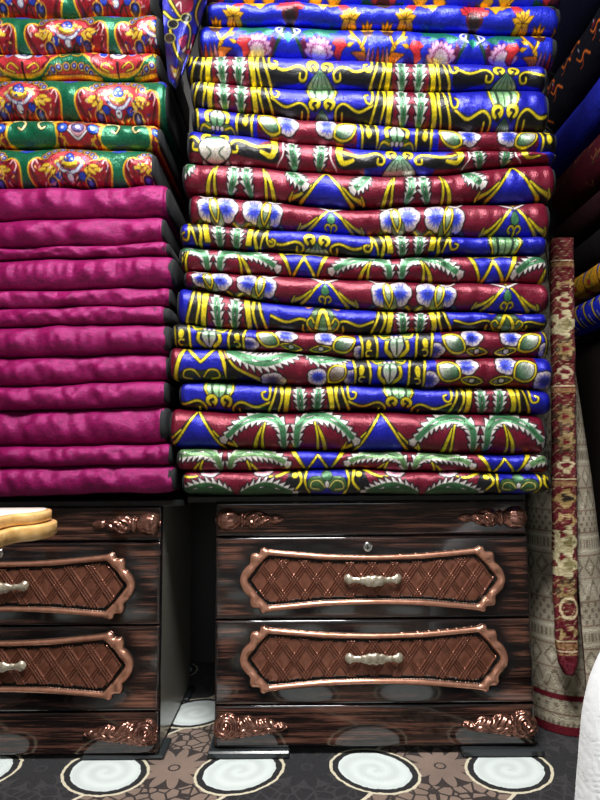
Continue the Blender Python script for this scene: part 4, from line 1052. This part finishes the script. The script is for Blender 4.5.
# ---- patterned carpet, all in nodes
def ground(px, py):
    a = at(px, py, 1.0); k = HC / (HC - a.z); return a.x * k, k
CPX, CPY = ground(240, 774)
def carpet_mat():
    n = NT('patterned_pile_carpet'); M = n.M
    tc = n.n('ShaderNodeTexCoord'); sp = n.n('ShaderNodeSeparateXYZ')
    nv = n.noise(tc.outputs['Object'], 70.0, 3.0); nv2 = n.noise(tc.outputs['Object'], 9.0, 2.0)
    n.l(tc.outputs['Object'], sp.inputs[0]); X, Y = sp.outputs[0], sp.outputs[1]
    jit = M('MULTIPLY', M('SUBTRACT', nv, .5), .017)
    SX, SY, X0, Y0 = .3105, .303, CPX, CPY
    r = M('FLOOR', M('ADD', M('DIVIDE', M('SUBTRACT', Y, Y0), SY), .5))
    dy = M('SUBTRACT', M('SUBTRACT', Y, Y0), M('MULTIPLY', r, SY))
    u = M('DIVIDE', M('SUBTRACT', M('SUBTRACT', X, X0), M('MULTIPLY', r, -SX / 2)), SX)
    fl = M('FLOOR', M('ADD', u, .5)); dx = M('MULTIPLY', M('SUBTRACT', u, fl), SX)
    par = M('SUBTRACT', M('MULTIPLY', M('ABSOLUTE', M('MODULO', M('ADD', fl, 100.0), 2.0)), 2.0), 1.0)
    dyt = M('ADD', dy, M('MULTIPLY', M('MULTIPLY', dx, .16), par))
    d = M('SQRT', M('ADD', M('POWER', M('ABSOLUTE', M('DIVIDE', dx, .103)), 2.0), M('POWER', M('ABSOLUTE', M('DIVIDE', dyt, .096)), 2.0)))
    d = M('ADD', d, M('MULTIPLY', jit, 5.0))
    th = M('ARCTAN2', dyt, dx)
    swirl = M('SINE', M('ADD', M('MULTIPLY', d, 17.0), M('MULTIPLY', th, -1.0)))
    # stripes of brown and black that lean from row to row
    t = M('DIVIDE', M('SUBTRACT', M('ADD', M('SUBTRACT', X, M('MULTIPLY', M('SUBTRACT', Y, Y0), SX / 2 / SY)), M('MULTIPLY', M('SINE', M('MULTIPLY', M('SUBTRACT', Y, Y0), 2 * math.pi / SY)), .030)), X0 - SX), SX * 2)
    t = M('ADD', t, M('MULTIPLY', jit, .5))
    fr = M('SUBTRACT', t, M('FLOOR', t))
    brown = M('LESS_THAN', fr, .5)
    edge = M('MINIMUM', M('MINIMUM', fr, M('SUBTRACT', 1.0, fr)), M('ABSOLUTE', M('SUBTRACT', fr, .5)))
    line = M('LESS_THAN', edge, .0085)
    # petals
    hx = M('SUBTRACT', M('SUBTRACT', u, M('FLOOR', u)), .5); px = M('MULTIPLY', hx, SX); py = M('SUBTRACT', dy, .015)
    pr = M('SQRT', M('ADD', M('MULTIPLY', px, px), M('MULTIPLY', py, py))); pa = M('ARCTAN2', py, px)
    def ring(k_, r0, hl, hw, off):
        a = M('ADD', pa, off); seg = 2 * math.pi / k_
        al = M('SUBTRACT', M('MULTIPLY', M('SUBTRACT', M('DIVIDE', a, seg), M('FLOOR', M('DIVIDE', a, seg))), seg), seg / 2)
        e1 = M('DIVIDE', M('SUBTRACT', pr, r0), hl); e2 = M('DIVIDE', M('MULTIPLY', al, pr), hw)
        return M('LESS_THAN', M('ADD', M('MULTIPLY', e1, e1), M('MULTIPLY', e2, e2)), 1.0)
    petals = M('MAXIMUM', ring(11, .050, .036, .0135, 0.0), M('LESS_THAN', pr, .010))
    vo = n.n('ShaderNodeTexVoronoi', feature='DISTANCE_TO_EDGE'); vo.inputs['Scale'].default_value = 33.0
    n.l(tc.outputs['Object'], vo.inputs['Vector'])
    cell = M('LESS_THAN', vo.outputs['Distance'], .075)
    inside = M('LESS_THAN', pr, .087)
    ln = M('ADD', M('MULTIPLY', inside, M('SUBTRACT', 1.0, petals)), M('MULTIPLY', M('SUBTRACT', 1.0, inside), cell), clamp=True)
    bcol = n.mix(nv2, L4((142, 122, 109)), L4((106, 90, 80)))
    cb = n.mix(ln, bcol, L4((46, 38, 36)))
    ck = n.mix(M('MULTIPLY', ln, .8), L4((27, 27, 31)), L4((50, 48, 50)))
    col = n.mix(brown, ck, cb)
    col = n.mix(line, col, L4((206, 196, 172)))
    col = n.mix(M('LESS_THAN', d, 1.0), col, L4((208, 200, 174)))
    col = n.mix(M('LESS_THAN', d, .935), col, L4((22, 22, 26)))
    wcol = n.mix(M('MULTIPLY', M('ADD', M('MULTIPLY', swirl, .5), .5), .6), L4((216, 226, 224)), L4((192, 202, 200)))
    col = n.mix(M('LESS_THAN', d, .80), col, wcol)
    n.l(col, n.b.inputs['Base Color'])
    n.set(Roughness=.95, Sheen_Weight=.2, Specular_IOR_Level=.1)
    n.bump(n.noise(tc.outputs['Object'], 420.0, 2.0), .6, .004)
    return n.m
b = MB(); b.box(XL + .05, XR - .05, YN + .05, YB - .03, 0.0005, .007, .002)
tag(b.build('patterned_carpet', carpet_mat(), loc=(0, 0, 0)), 'brown and black carpet with white ringed circles covering the floor', 'carpet')

# ------------------------------------------------------------------ rolled rug standing at right
def rug_back(u, z):
    """weave side of a rug: grey-beige rows with small motifs, maroon border lines (u, z in metres)"""
    base = np.empty(u.shape + (3,)); base[:] = (186, 176, 154)
    w = (np.sin(u * 1500) * np.sin(z * 1500) * 20)[..., None]; base += w
    lat = np.floor(z / .058); zz = z / .058 - lat; kind = (lat * 7 + 3) % 4
    uu = u / .042 + lat * .37; du = np.abs(uu - np.floor(uu) - .5) * 2; dz = np.abs(zz - .5) * 2
    dia = du + dz
    D_ = np.array((134, 122, 106)); Lc = np.array((212, 204, 182))
    base[(kind == 0) & (np.abs(dia - .8) < .13)] = D_; base[(kind == 0) & (dia < .3)] = Lc
    base[(kind == 1) & (np.abs(np.sin(uu * 6.283) * .35 - (zz - .5)) < .09)] = D_; base[(kind == 1) & (np.abs(np.sin(uu * 6.283 + 2) * .3 - (zz - .45)) < .06)] = Lc
    base[(kind == 2) & (np.sin(uu * 12.57) * np.sin(zz * 12.57) > .35)] = D_
    base[(kind == 3) & (dz < .35) & (np.sin(uu * 25.1) > .2)] = D_; base[(kind == 3) & (np.abs(dz - .6) < .1)] = Lc
    base[dz > .93] = (150, 128, 112)
    base += (np.sin(z * 2600) * 9)[..., None]
    MRN = (112, 24, 40)
    return base, MRN
def rug_roll():
    bx, by = at(571, 716, 1.63).x, 1.645
    zt = at(560, 247, 1.63).z; zb = .0075
    ns, nz = 420, 560
    turns = 2.2; ang0 = math.radians(268)                        # free edge faces the room
    th = ang0 + np.linspace(0, 2 * math.pi * turns, ns); s_ = np.linspace(0, 1, ns)
    zz = np.linspace(zb, zt, nz); T = (zz - zb) / (zt - zb)
    r0 = np.interp(T, [0, .12, .5, 1], [.128, .126, .094, .044]); ox = np.interp(T, [0, .5, 1], [0, -.004, -.018])
    Rr = r0[:, None] * (1 - .55 * s_[None, :]) ; 
    Xo = bx + ox[:, None] + Rr * np.cos(th)[None, :]; Yo = by + Rr * np.sin(th)[None, :]
    Zo = np.repeat(zz[:, None], ns, 1) + np.zeros_like(Xo)
    Uo = (th - ang0)[None, :] * .115 * (1 - .3 * s_)[None, :] + 0 * Xo
    col, MRN = rug_back(Uo, Zo)
    bnd = [(0, .022), (.085, .100), (.135, .152)]
    for a, c_ in bnd[:2]: col[(Zo >= zb + a) & (Zo < zb + c_)] = MRN
    st = (Zo > zb + .03) & (Zo < zb + .08) & (np.sin(Uo * 2 * np.pi / .022) * np.sin((Zo - zb) * 2 * np.pi / .05) > .3); col[st] = (206, 196, 170)
    root = empty('rolled_rug', (bx, by, 0.007), 'beige and maroon rug rolled up and standing on end beside the whole chest', 'rug')
    # outer face, then an inner face a pile's thickness inside
    v = np.stack([Xo, Yo, Zo], -1).reshape(-1, 3)
    Ri = Rr - .009; Xi = bx + ox[:, None] + Ri * np.cos(th); Yi = by + Ri * np.sin(th)
    v2 = np.stack([Xi, Yi, Zo], -1).reshape(-1, 3); n = len(v)
    f1 = grid_faces(nz, ns); f2 = grid_faces(nz, ns)[:, ::-1] + n
    rim = []
    for k in range(ns - 1): rim.append((k + 1, k, n + k, n + k + 1)); o = (nz - 1) * ns + k; rim.append((o, o + 1, n + o + 1, n + o))
    for k in range(nz - 1):
        a, b_ = k * ns, (k + 1) * ns; rim.append((a, b_, n + b_, n + a)); a += ns - 1; b_ += ns - 1; rim.append((b_, a, n + a, n + b_))
    cols = np.vstack([lin(np.clip(col, 0, 255)).reshape(-1, 3), np.repeat(lin((110, 30, 40))[None], n, 0)])
    make('roll', np.vstack([v, v2]), (np.vstack([f1, f2]), rim), RUGM, root, True, cols)
    # turned-back pile edge: a soft thick strip running down the roll's front
    nw, nl = 46, 620
    za = at(562, 671, 1.52).z; zt2 = zt + .006
    zl = np.linspace(za, zt2, nl); Tl = (zl - zb) / (zt - zb); tl = (zl - za) / (zt2 - za)
    rf = np.interp(Tl, [0, .12, .5, 1], [.128, .126, .094, .044]); of = np.interp(Tl, [0, .5, 1], [0, -.004, -.018])
    yfr = by - rf - .004
    pyl = np.interp(zl, [za, zt2], [671, 243])
    xc = np.array([at(float(np.interp(p_, [243, 330, 480, 600, 671], [560, 561.5, 563, 563.5, 566])), float(p_), float(y_)).x for p_, y_ in zip(pyl, yfr)])
    hw = np.interp(tl, [0, .02, .06, .25, .6, 1], [.010, .022, .027, .031, .031, .032])
    ph = np.linspace(0, 2 * math.pi, nw, endpoint=False)
    cx_, sx_ = np.cos(ph), np.sin(ph)
    sq = lambda a: np.sign(a) * np.abs(a) ** .6
    Xs = xc[:, None] + hw[:, None] * sq(cx_)[None, :]; Ys = (yfr - .010)[:, None] + .0145 * sq(sx_)[None, :] + .002 * np.sin(zl * 55)[:, None]
    Zs = np.repeat(zl[:, None], nw, 1)
    uu = (Xs - xc[:, None]) / .031; zz_ = Zs
    c = np.empty(uu.shape + (3,)); c[:] = (104, 28, 38); wz = .10 * np.sin(zz_ * 190 + uu * 3) + .06 * np.sin(zz_ * 470)
    c[(np.sin(zz_ * 130 + 2.2 * np.sin(uu * 3.1)) > .55)] = (116, 54, 48); c[(np.sin(zz_ * 210 + 3 * np.sin(uu * 4 + 1)) > .93)] = (168, 146, 108); c[uu > .72 + wz] = (92, 40, 44)
    def blob(z0, u0, rz, ru, colr, lob=0, amp=.25):
        a = np.arctan2((zz_ - z0) / rz, (uu - u0) / ru); d = np.hypot((zz_ - z0) / rz, (uu - u0) / ru) + wz
        m_ = d < (1 + amp * np.cos(lob * a)); c[m_] = colr
    rr = random.Random(3); z0 = za + .05
    Pz = lambda p_: float(np.interp(p_, [243, 671], [zt2, za]))
    kk = [(272, 'bar'), (292, 'small'), (310, 'dia'), (335, 'cream'), (362, 'flower'), (385, 'dia'), (404, 'bar'), (430, 'flower'), (455, 'flower'), (478, 'dia'), (496, 'bar'), (510, 'gold'), (528, 'small'), (552, 'cream'), (572, 'cream'), (596, 'flower'), (612, 'ring'), (632, 'small'), (646, 'bar'), (655, 'bar')]
    for p_, kd in kk:
        z_ = Pz(p_)
        if kd == 'bar':
            c[np.abs(zz_ - z_) < .006] = (150, 112, 76); c[np.abs(zz_ - z_ - .012) < .0025] = (206, 190, 150)
        elif kd == 'cream': blob(z_, -.1, .036, .95, (206, 194, 152), 5, .2); blob(z_, .2, .014, .45, (150, 140, 96), 4); blob(z_ + .02, -.4, .008, .25, (120, 40, 46), 3)
        elif kd == 'flower': blob(z_, 0, .030, .85, (84, 62, 44), 6, .2); blob(z_, .05, .024, .68, (164, 138, 94), 7, .25); blob(z_, 0, .010, .3, (122, 30, 42), 5); blob(z_, 0, .004, .14, (220, 206, 160))
        elif kd == 'dia': blob(z_, 0, .020, .6, (208, 190, 150), 4, .25); blob(z_, 0, .011, .38, (110, 24, 36), 4, .25)
        elif kd == 'small':
            for q_ in (-.5, .1, .6): blob(z_ + rr.uniform(-.01, .01), q_, .010, .24, (196, 168, 116), 3, .3)
        elif kd == 'gold': blob(z_, 0, .022, .9, (168, 140, 88), 4, .2); blob(z_, 0, .010, .5, (50, 40, 34), 3)
        elif kd == 'ring':
            a = np.hypot((zz_ - z_) / .028, (uu - .1) / .8); c[(a > .75) & (a < 1.0)] = (216, 196, 156)
    c[np.abs(zz_ - za) < .045] = (100, 24, 38)
    mm = np.sin(Zs * 900) * np.sin(uu * 31 + 2) * 12; c += mm[..., None]; g_ = np.random.RandomState(4).normal(0, 1, c.shape[:2]); g_ = (g_ + np.roll(g_, 1, 0) + np.roll(g_, 1, 1) + np.roll(g_, 2, 0)) * 9; c += g_[..., None]
    v = np.stack([Xs, Ys, Zs], -1).reshape(-1, 3)
    f = grid_faces(nl, nw + 1); f = np.stack([(f // (nw + 1)) * nw + (f % (nw + 1)) % nw], 0)[0]
    caps = [tuple(range(nw))[::-1], tuple((nl - 1) * nw + k for k in range(nw))]
    o = make('folded_edge', v, (f, caps), RUGM, root, True, lin(np.clip(c, 0, 255)).reshape(-1, 3))
    o['label'] = 'maroon and gold pile edge of the rug'
def rugm():
    n = NT('woven_rug'); a = n.n('ShaderNodeAttribute', attribute_name='pattern'); v = n.coords((1, 1, 1)); f = n.noise(v, 260.0, 2.0)
    n.l(n.mix(n.M('MULTIPLY', f, .5), a.outputs['Color'], (.02, .015, .012, 1)), n.b.inputs['Base Color'])
    n.set(Roughness=.95, Specular_IOR_Level=.1); n.bump(f, .7, .004); return n.m
RUGM = rugm()
rug_roll()

# ------------------------------------------------------------------ right-hand stack in the dark, lying along the right wall
def zr(p): return at(600, p, 0.88 * FPX / 300.0).z
def side_quilt(label, p0, p1, Xf, Ya, Yb, paint, base, seed):
    """folded quilt whose long fold faces the middle of the room (towards -X)"""
    zt, zb = zr(p0) - .001, zr(p1) + .001; h = zt - zb
    n = int((Yb - Ya) / .0022); ys = np.linspace(Ya, Yb, n); nv = max(16, int(h / .0022)); ph = np.linspace(-math.pi / 2, math.pi / 2, nv); s = np.sin(ph)
    de = np.minimum(ys - Ya, Yb - ys); e = np.clip(de / .02, 0, 1); re = np.sqrt(np.clip(1 - (1 - e) ** 2, 0, 1))
    hh = h / 2 * (.8 + .2 * re); pr = 1 - (1 - np.abs(s) ** 2.2) ** (1 / 2.2)
    Xg = Xf + (1 - re)[None, :] * .014 + pr[:, None] * .4 * h + wob(ys * 400, seed, .0015, .03)[None, :]
    Zg = (zt + zb) / 2 - s[:, None] * hh[None, :]; Yg = np.repeat(ys[None], nv, 0)
    zc = (zt + zb) / 2
    rows = [np.stack([Xg[k], Yg[k], Zg[k]], 1) for k in range(nv)] + [np.stack([np.full(n, Xf + .42), ys, zc - hh], 1), np.stack([np.full(n, Xf + .42), ys, zc + hh], 1)]
    v = np.concatenate(rows); nr = len(rows); f = grid_faces(nr, n, True)
    caps = [[r * n for r in range(nr)][::-1], [r * n + n - 1 for r in range(nr)]]
    px = (Yg * 400).ravel(); py = np.repeat((s + 1) / 2 * h * 400, n)
    c = Canvas(px, py, base); c.AA = 1.0; paint(c, h * 400)
    col = np.zeros((len(v), 3)); col[:nv * n] = lin(np.clip(c.c, 0, 255)); col[nv * n:nv * n + n] = col[(nv - 1) * n:nv * n]; col[nv * n + n:] = col[:n]
    root = empty('folded_quilt', (Xf + .2, (Ya + Yb) / 2, zb), label, 'quilt', 'quilts in the dark stack at right')
    make('cover', v, (f, caps), DULL, root, True, col)
    b_ = MB()
    for (yc, sg) in ((Yb, 1),):
        k0 = n - 6
        prf = [(Xg[q_, k0] - .002, Zg[q_, k0]) for q_ in range(0, nv, 3)] + [(Xf + .4, zc - hh[k0]), (Xf + .4, zc + hh[k0])]
        vs = [(x, yc - .01, z) for x, z in prf] + [(x, yc + .012, zc + (z - zc) * .9) for x, z in prf]; m_ = len(prf)
        fs = [(i, (i + 1) % m_, m_ + (i + 1) % m_, m_ + i) for i in range(m_)] + [tuple(range(m_, 2 * m_)), tuple(range(m_))[::-1]]
        b_.add(vs, fs)
    b_.build('end_binding', BIND, root, True)
def r_orange(c, H):
    r = random.Random(5)
    for k in range(10):
        x = 560 + k * 26 + r.uniform(-6, 6); y = r.uniform(.15, .85) * H
        c.stroke([(x - 14, y + 6), (x - 4, y - 3), (x + 7, y + 2), (x + 16, y - 7)], 3.2, (196, 96, 30), 1.6)
        c.stroke([(x, y), (x + 5, y + 8), (x + 12, y + 9)], 2.2, (150, 60, 30), 1.2)
        if k % 2: c.ell(x + 8, y - 9, 5, 4, (96, 14, 30))
        c.stroke([(x + 9, y - 12), (x + 13, y - 18)], 1.5, (190, 190, 210), .8)
def r_broc(c, H):
    r = random.Random(8)
    for k in range(26): x = 540 + k * 11; y = r.uniform(0, 1) * H; c.stroke([(x - 6, y), (x, y + 4), (x + 6, y - 3)], 2.4, (110, 70, 40), 1.2); c.ell(x + 3, y + 7, 2.5, 2, (60, 50, 26))
def r_yel(c, H):
    for k in range(9):
        x = 545 + k * 34; c.fill([(x - 14, 0), (x + 6, 0), (x + 16, H * .5), (x + 2, H), (x - 18, H)], (170, 122, 24), ol=1); c.fill([(x + 12, 0), (x + 20, 0), (x + 18, H)], (30, 60, 150)); c.stroke([(x - 6, H * .2), (x, H * .5), (x - 4, H * .8)], 2.4, (30, 90, 60), 1.2); c.ell(x + 2, H * .6, 3, 3, (170, 30, 40), ol=.6)
def r_blu(c, H):
    for k in range(14): x = 545 + k * 20; c.stroke([(x - 9, H * .9), (x, H * .4), (x + 3, H * .1), (x + 7, H * .3)], 2.6, (222, 196, 40), 1.4, ol=.7); c.stroke([(x + 4, H * .9), (x + 9, H * .6)], 2.2, (210, 210, 214), 1.0); c.ell(x - 3, H * .2, 3, 2.4, (20, 20, 40))
RS = [('navy quilt with orange sprigs, topmost visible at the right photo edge', -60, 22, .87, 1.98, r_orange, (8, 10, 34), 81),  # most cloth colours here set darker to carry the stack's shade
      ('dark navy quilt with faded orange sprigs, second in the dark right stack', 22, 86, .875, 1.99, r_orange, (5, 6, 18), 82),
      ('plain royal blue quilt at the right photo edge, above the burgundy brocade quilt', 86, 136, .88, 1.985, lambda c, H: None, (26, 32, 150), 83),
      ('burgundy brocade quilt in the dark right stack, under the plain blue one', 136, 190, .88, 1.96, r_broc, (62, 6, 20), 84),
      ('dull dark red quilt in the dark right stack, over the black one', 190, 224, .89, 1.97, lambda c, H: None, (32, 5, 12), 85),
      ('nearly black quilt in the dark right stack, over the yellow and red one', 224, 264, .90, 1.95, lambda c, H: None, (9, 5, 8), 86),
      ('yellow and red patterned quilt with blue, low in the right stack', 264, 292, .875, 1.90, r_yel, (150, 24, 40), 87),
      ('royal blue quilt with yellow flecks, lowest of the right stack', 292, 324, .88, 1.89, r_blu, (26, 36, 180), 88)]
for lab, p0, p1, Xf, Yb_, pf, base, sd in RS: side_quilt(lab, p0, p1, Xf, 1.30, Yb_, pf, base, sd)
# dark cupboard under that stack
zt = zr(324) - .0005
root = empty('dark_cupboard', (1.2, 1.63, .007), 'near-black cupboard in the shadow behind the standing rug roll', 'cupboard')
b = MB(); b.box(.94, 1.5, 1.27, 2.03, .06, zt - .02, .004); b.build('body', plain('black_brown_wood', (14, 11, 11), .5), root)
b = MB(); b.box(.925, 1.51, 1.25, 2.045, zt - .02, zt, .003); b.build('top_board', BLACKLAC, root)
for (ya, yb2) in ((1.285, 1.645), (1.655, 2.015)):
    b = MB(); b.box(.928, .94, ya, yb2, .09, zt - .04, .003); d_ = b.build('door', plain('dark_brown_door', (26, 19, 17), .45), root)
    b = MB(); b.lathe([(0, .006), (.012, .005), (.018, .010), (.026, .009), (.03, .002)], (.928, yb2 - .04 if ya < 1.5 else ya + .04, .6), (-1, 0, 0), 14); b.build('knob', PEWTER, d_, True)
for xx in (.97, 1.44):
    for yy in (1.31, 1.97):
        b = MB(); b.box(xx - .025, xx + .025, yy - .025, yy + .025, .0075, .062, .002); b.build('foot', BLACKLAC, root)

# ------------------------------------------------------------------ quilt end spilling down the left side of the middle stack
def hanging():
    nu, nw = 90, 160; v = []
    U, V = np.meshgrid(np.linspace(0, 1, nu), np.linspace(0, 1, nw), indexing='xy')
    pl = np.interp(V, [0, .12, .45, .7, 1], [158, 162, 163, 165, 168]); pr = np.interp(V, [0, .3, .55, .8, 1], [212, 206, 198, 189, 181])
    pxs = pl + (pr - pl) * U; pys = -34 + V * (np.interp(U, [0, .5, 1], [112, 120, 108]))
    Yd = 1.378 + .022 * np.sin(U * 5.5 + V * 3.0) + .012 * np.sin(V * 9 - U * 4) - .03 * np.clip(.2 - V, 0, 1)
    _, zcap = proj(np.float64(200), np.float64(-25.0), YM + .014)
    Yd = Yd + .22 * np.clip(.14 - V, 0, .14) / .14
    X, Z = proj(pxs, pys, Yd); Z = np.where(V < .14, zcap + .004 + .006 * np.sin(np.pi * V / .28), np.minimum(Z, zcap + .012))
    c = Canvas(pxs.ravel(), pys.ravel(), (22, 30, 150)); c.AA = .8
    for (x, y, a) in ((182, 4, .6), (192, 45, -.5), (172, -18, .2)):
        c.fill([(x - 13, y - 4), (x - 3, y - 11), (x + 10, y - 6), (x + 9, y + 7), (x - 5, y + 9)], (136, 22, 54), ol=1); c.stroke([(x - 9, y + 6), (x - 2, y - 2), (x - 1, y + 7)], 2.4, WHT, 1); 
    for P in ([(166, -6), (178, 14), (190, 28), (188, 48)], [(206, -12), (196, 12), (200, 30)], [(170, 30), (176, 52), (182, 62)], [(164, 12), (174, 20), (186, 18)]): c.stroke(P, 2.4, (214, 194, 50), 1.4, ol=1.4)
    for (x, y) in ((186, 18), (170, 38), (173, 24)): c.ell(x, y, 4.6, 4, BLK, ol=1.1, olc=(170, 170, 90))
    c.fill([(171, 66), (176, 70), (180, 67), (175, 78)], (226, 210, 190), ol=1.5, olc=(120, 26, 50)); c.ell(175, 71, 2, 2, (220, 190, 40))
    c.fill([(160, 30), (163, 44), (164, 60), (158, 60)], BLK)
    col = lin(np.clip(c.c, 0, 255))
    f_ = np.stack([X, Yd, Z], -1).reshape(-1, 3); k_ = f_ + np.array([0, .014, 0])
    # the cloth's top runs back between the upper folds
    n = len(f_); g = grid_faces(nw, nu)
    rim = []
    for k in range(nu - 1): rim.append((k, k + 1, n + k + 1, n + k)); o = (nw - 1) * nu + k; rim.append((o + 1, o, n + o, n + o + 1))
    for k in range(nw - 1): a, b_ = k * nu, (k + 1) * nu; rim.append((b_, a, n + a, n + b_)); a += nu - 1; b_ += nu - 1; rim.append((a, b_, n + b_, n + a))
    o = make('hanging_cloth', np.vstack([f_, k_]), (np.vstack([g[:, ::-1], g + n]), rim), SATIN, None, True, np.vstack([col, col * .3]))
    tag(o, 'crumpled blue and burgundy cloth hanging at the upper left of the middle stack', 'cloth')
hanging()

# ------------------------------------------------------------------ pale wooden table corner at left
def pale_wood():
    n = NT('pale_varnished_wood'); v = n.coords((3, 22, 22), (0, 0, .5)); f = n.noise(v, 2.5, 5.0)
    n.l(n.ramp(f, [(.3, L4((196, 148, 84))), (.6, L4((222, 180, 116))), (.8, L4((232, 196, 138)))]), n.b.inputs['Base Color'])
    n.set(Roughness=.22, Coat_Weight=.4, Coat_Roughness=.08); return n.m
TOPGLOSS = plain('painted_top_gloss', (232, 224, 212), .18)  # near-white reflection of the table top, put in as base colour
def table():
    w = pale_wood(); Yt = 1.02
    K = at(11, 508.5, Yt); zt = K.z
    root = empty('side_table', (K.x - .3, K.y - .32, .007), 'pale varnished wooden table with a stepped scalloped corner at the left photo edge', 'table')
    # outline with a shaped corner: the corner at the right/back, front side running left towards the camera
    def outline(g):
        c = np.array([(-.455, 1.03), (-.425, 1.022), (-.410, .995), (-.408, .960), (-.416, .936), (-.432, .920), (-.436, .895), (-.434, .86), (-.434, .80), (-.434, .74), (-.434, .66), (-.436, .60), (-.450, .575), (-.450, .54), (-.434, .52), (-.426, .48), (-.43, .43), (-.46, .39), (-.60, .37), (-.80, .37), (-.98, .365), (-1.03, .38), (-1.05, .42), (-1.045, .70), (-1.05, .97), (-1.03, 1.02), (-.98, 1.035), (-.80, 1.028), (-.60, 1.028)]) - np.array((K.x + .0135, K.y))
        p = cr(c, True, 5); t_ = np.roll(p, -1, 0) - np.roll(p, 1, 0); nn = np.stack([-t_[:, 1], t_[:, 0]], 1); nn /= np.hypot(*nn.T)[:, None]; return p + nn * g
    def slab(name, g, z0, z1, r=.004, w=w):
        prof = [(-r, z0), (0, z0 + r), (0, z1 - r), (-r * .3, z1 - r * .3), (-r, z1)]
        rings = [np.column_stack([outline(g + a), np.full(len(outline(g)), z)]) for a, z in prof]; n = len(rings[0])
        v = np.vstack(rings); v[:, 0] += K.x; v[:, 1] += K.y
        q_ = grid_faces(len(rings), n + 1); q_ = (q_ // (n + 1)) * n + (q_ % (n + 1)) % n
        make(name, v, (q_, [tuple(range(n))[::-1], tuple((len(rings) - 1) * n + k for k in range(n))]), w, root, False)
    slab('table_top', 0, zt - .0185, zt); slab('apron_edge', .009, zt - .043, zt - .019)
    slab('painted_gloss_panel', -.009, zt, zt + .0012, .0004, TOPGLOSS)  # added thin sheet whose pale colour paints the gloss on the wood
    for (a, b_) in ((-.10, -.06), (-.05, -.57), (-.54, -.06), (-.54, -.57)):
        m_ = MB(); m_.lathe([(0, .022), (.03, .026), (.08, .016), (.2, .020), (.4, .026), (.5, .018), (zt - .07, .024), (zt - .0555, .026)], (K.x + a, K.y + b_, .0075), (0, 0, 1), 18); m_.build('leg', w, root, True)
table()

# ------------------------------------------------------------------ white quilted cushion at lower right
def cushion():
    n_ = NT('white_quilted_cloth'); n_.set(Base_Color=L4((226, 230, 232)), Roughness=.85, Sheen_Weight=.2); n_.bump(n_.noise(n_.coords(), 160.0), .2, .002)
    Yc = .95; xl = at(588, 800, Yc).x; zt = at(600, 575, Yc).z
    nu, nv = 160, 200; th = np.linspace(0, 2 * math.pi, nu, endpoint=False); t = np.linspace(-1, 1, nv)
    Wd, Dp, Ht = .24, .10, zt / 2 - .004
    v = []
    cxx = xl + Wd - .004
    for k in range(nv):
        e = (1 - t[k] ** 2.6) ** (1 / 1.9) if t[k] > 0 else (1.0 if t[k] > -.8 else (1 - ((-t[k] - .8) / .2) ** 2 * .5))
        z = .008 + Ht * (1 + t[k])
        r = max(e, .02)
        ca, sa = np.cos(th), np.sin(th)
        x = cxx + .035 * (t[k] + .2) * 1.0 + Wd * r * np.sign(ca) * np.abs(ca) ** .7; y = Yc + Dp * r * np.sign(sa) * np.abs(sa) ** .8
        per = (x + (y - Yc)) ; tri = np.abs(((z / .05) % 1) - .5) * .05
        rel = .0022 * np.abs(np.sin((per * 1.0 + tri * 1.0 + z * .55) * math.pi / .012)) ** .6
        nx, ny = np.cos(th), np.sin(th)
        v.append(np.stack([x + nx * rel, y + ny * rel, np.full(nu, z)], 1))
    v = np.concatenate(v); q_ = grid_faces(nv, nu + 1); q_ = (q_ // (nu + 1)) * nu + (q_ % (nu + 1)) % nu
    o = make('quilted_cushion', v, (q_, [tuple(range(nu))[::-1], tuple((nv - 1) * nu + k for k in range(nu))]), n_.m, None, True, loc=(cxx, Yc, .007))
    tag(o, 'white quilted cushion standing at the lower right photo edge, nearest to the viewer', 'cushion')
cushion()

# ------------------------------------------------------------------ light
def ceiling_lamp(x, y, label):
    root = empty('ceiling_lamp', (x, y, ZC_), label, 'lamp')
    b = MB(); b.box(x - .32, x + .32, y - .32, y + .32, ZC_ - .05, ZC_ - .0005, .006); b.build('housing', plain('white_metal', (230, 230, 228), .4), root)
    n = NT('lamp_diffuser'); n.set(Base_Color=(.9, .9, .9, 1), Emission_Color=(1, .98, .95, 1), Emission_Strength=3.0)
    b = MB(); b.box(x - .29, x + .29, y - .29, y + .29, ZC_ - .056, ZC_ - .049); b.build('diffuser', n.m, root)
    la = bpy.data.lights.new('lamp_light', 'AREA'); la.shape = 'SQUARE'; la.size = .58; la.energy = LAMP_W; la.color = (1.0, .98, .96)
    lo = bpy.data.objects.new('lamp_light', la); C.objects.link(lo); lo.location = (x, y, ZC_ - .06)
LAMP_W = 100.0
ceiling_lamp(-.02, 0.42, 'square white ceiling lamp above the viewer')
# daylight through the window behind the viewer
def window():
    x0, x1, z0, z1 = -.7, .9, .9, 2.1; y = YN
    root = bpy.data.objects.new('window_1', None); C.objects.link(root); root.location = ((x0 + x1) / 2, y + .02, z0); root['kind'] = 'structure'
    b = MB()
    for (a, c_, d, e) in ((x0, x0 + .05, z0, z1), (x1 - .05, x1, z0, z1), (x0 + .05, x1 - .05, z0, z0 + .05), (x0 + .05, x1 - .05, z1 - .05, z1), ((x0 + x1) / 2 - .025, (x0 + x1) / 2 + .025, z0 + .05, z1 - .05)): b.box(a, c_, y + .001, y + .05, d, e)
    b.build('window_frame', plain('white_frame', (226, 226, 222), .4), root)
    n = NT('bright_pane'); n.set(Base_Color=(.8, .85, .9, 1), Emission_Color=(.86, .93, 1, 1), Emission_Strength=1.3)
    b = MB(); b.box(x0 + .05, x1 - .05, y + .01, y + .02, z0 + .05, z1 - .05); b.build('pane', n.m, root)
window()
W = bpy.data.worlds.new('world'); SC.world = W; W.use_nodes = True
W.node_tree.nodes['Background'].inputs[0].default_value = (.5, .55, .6, 1); W.node_tree.nodes['Background'].inputs[1].default_value = .05
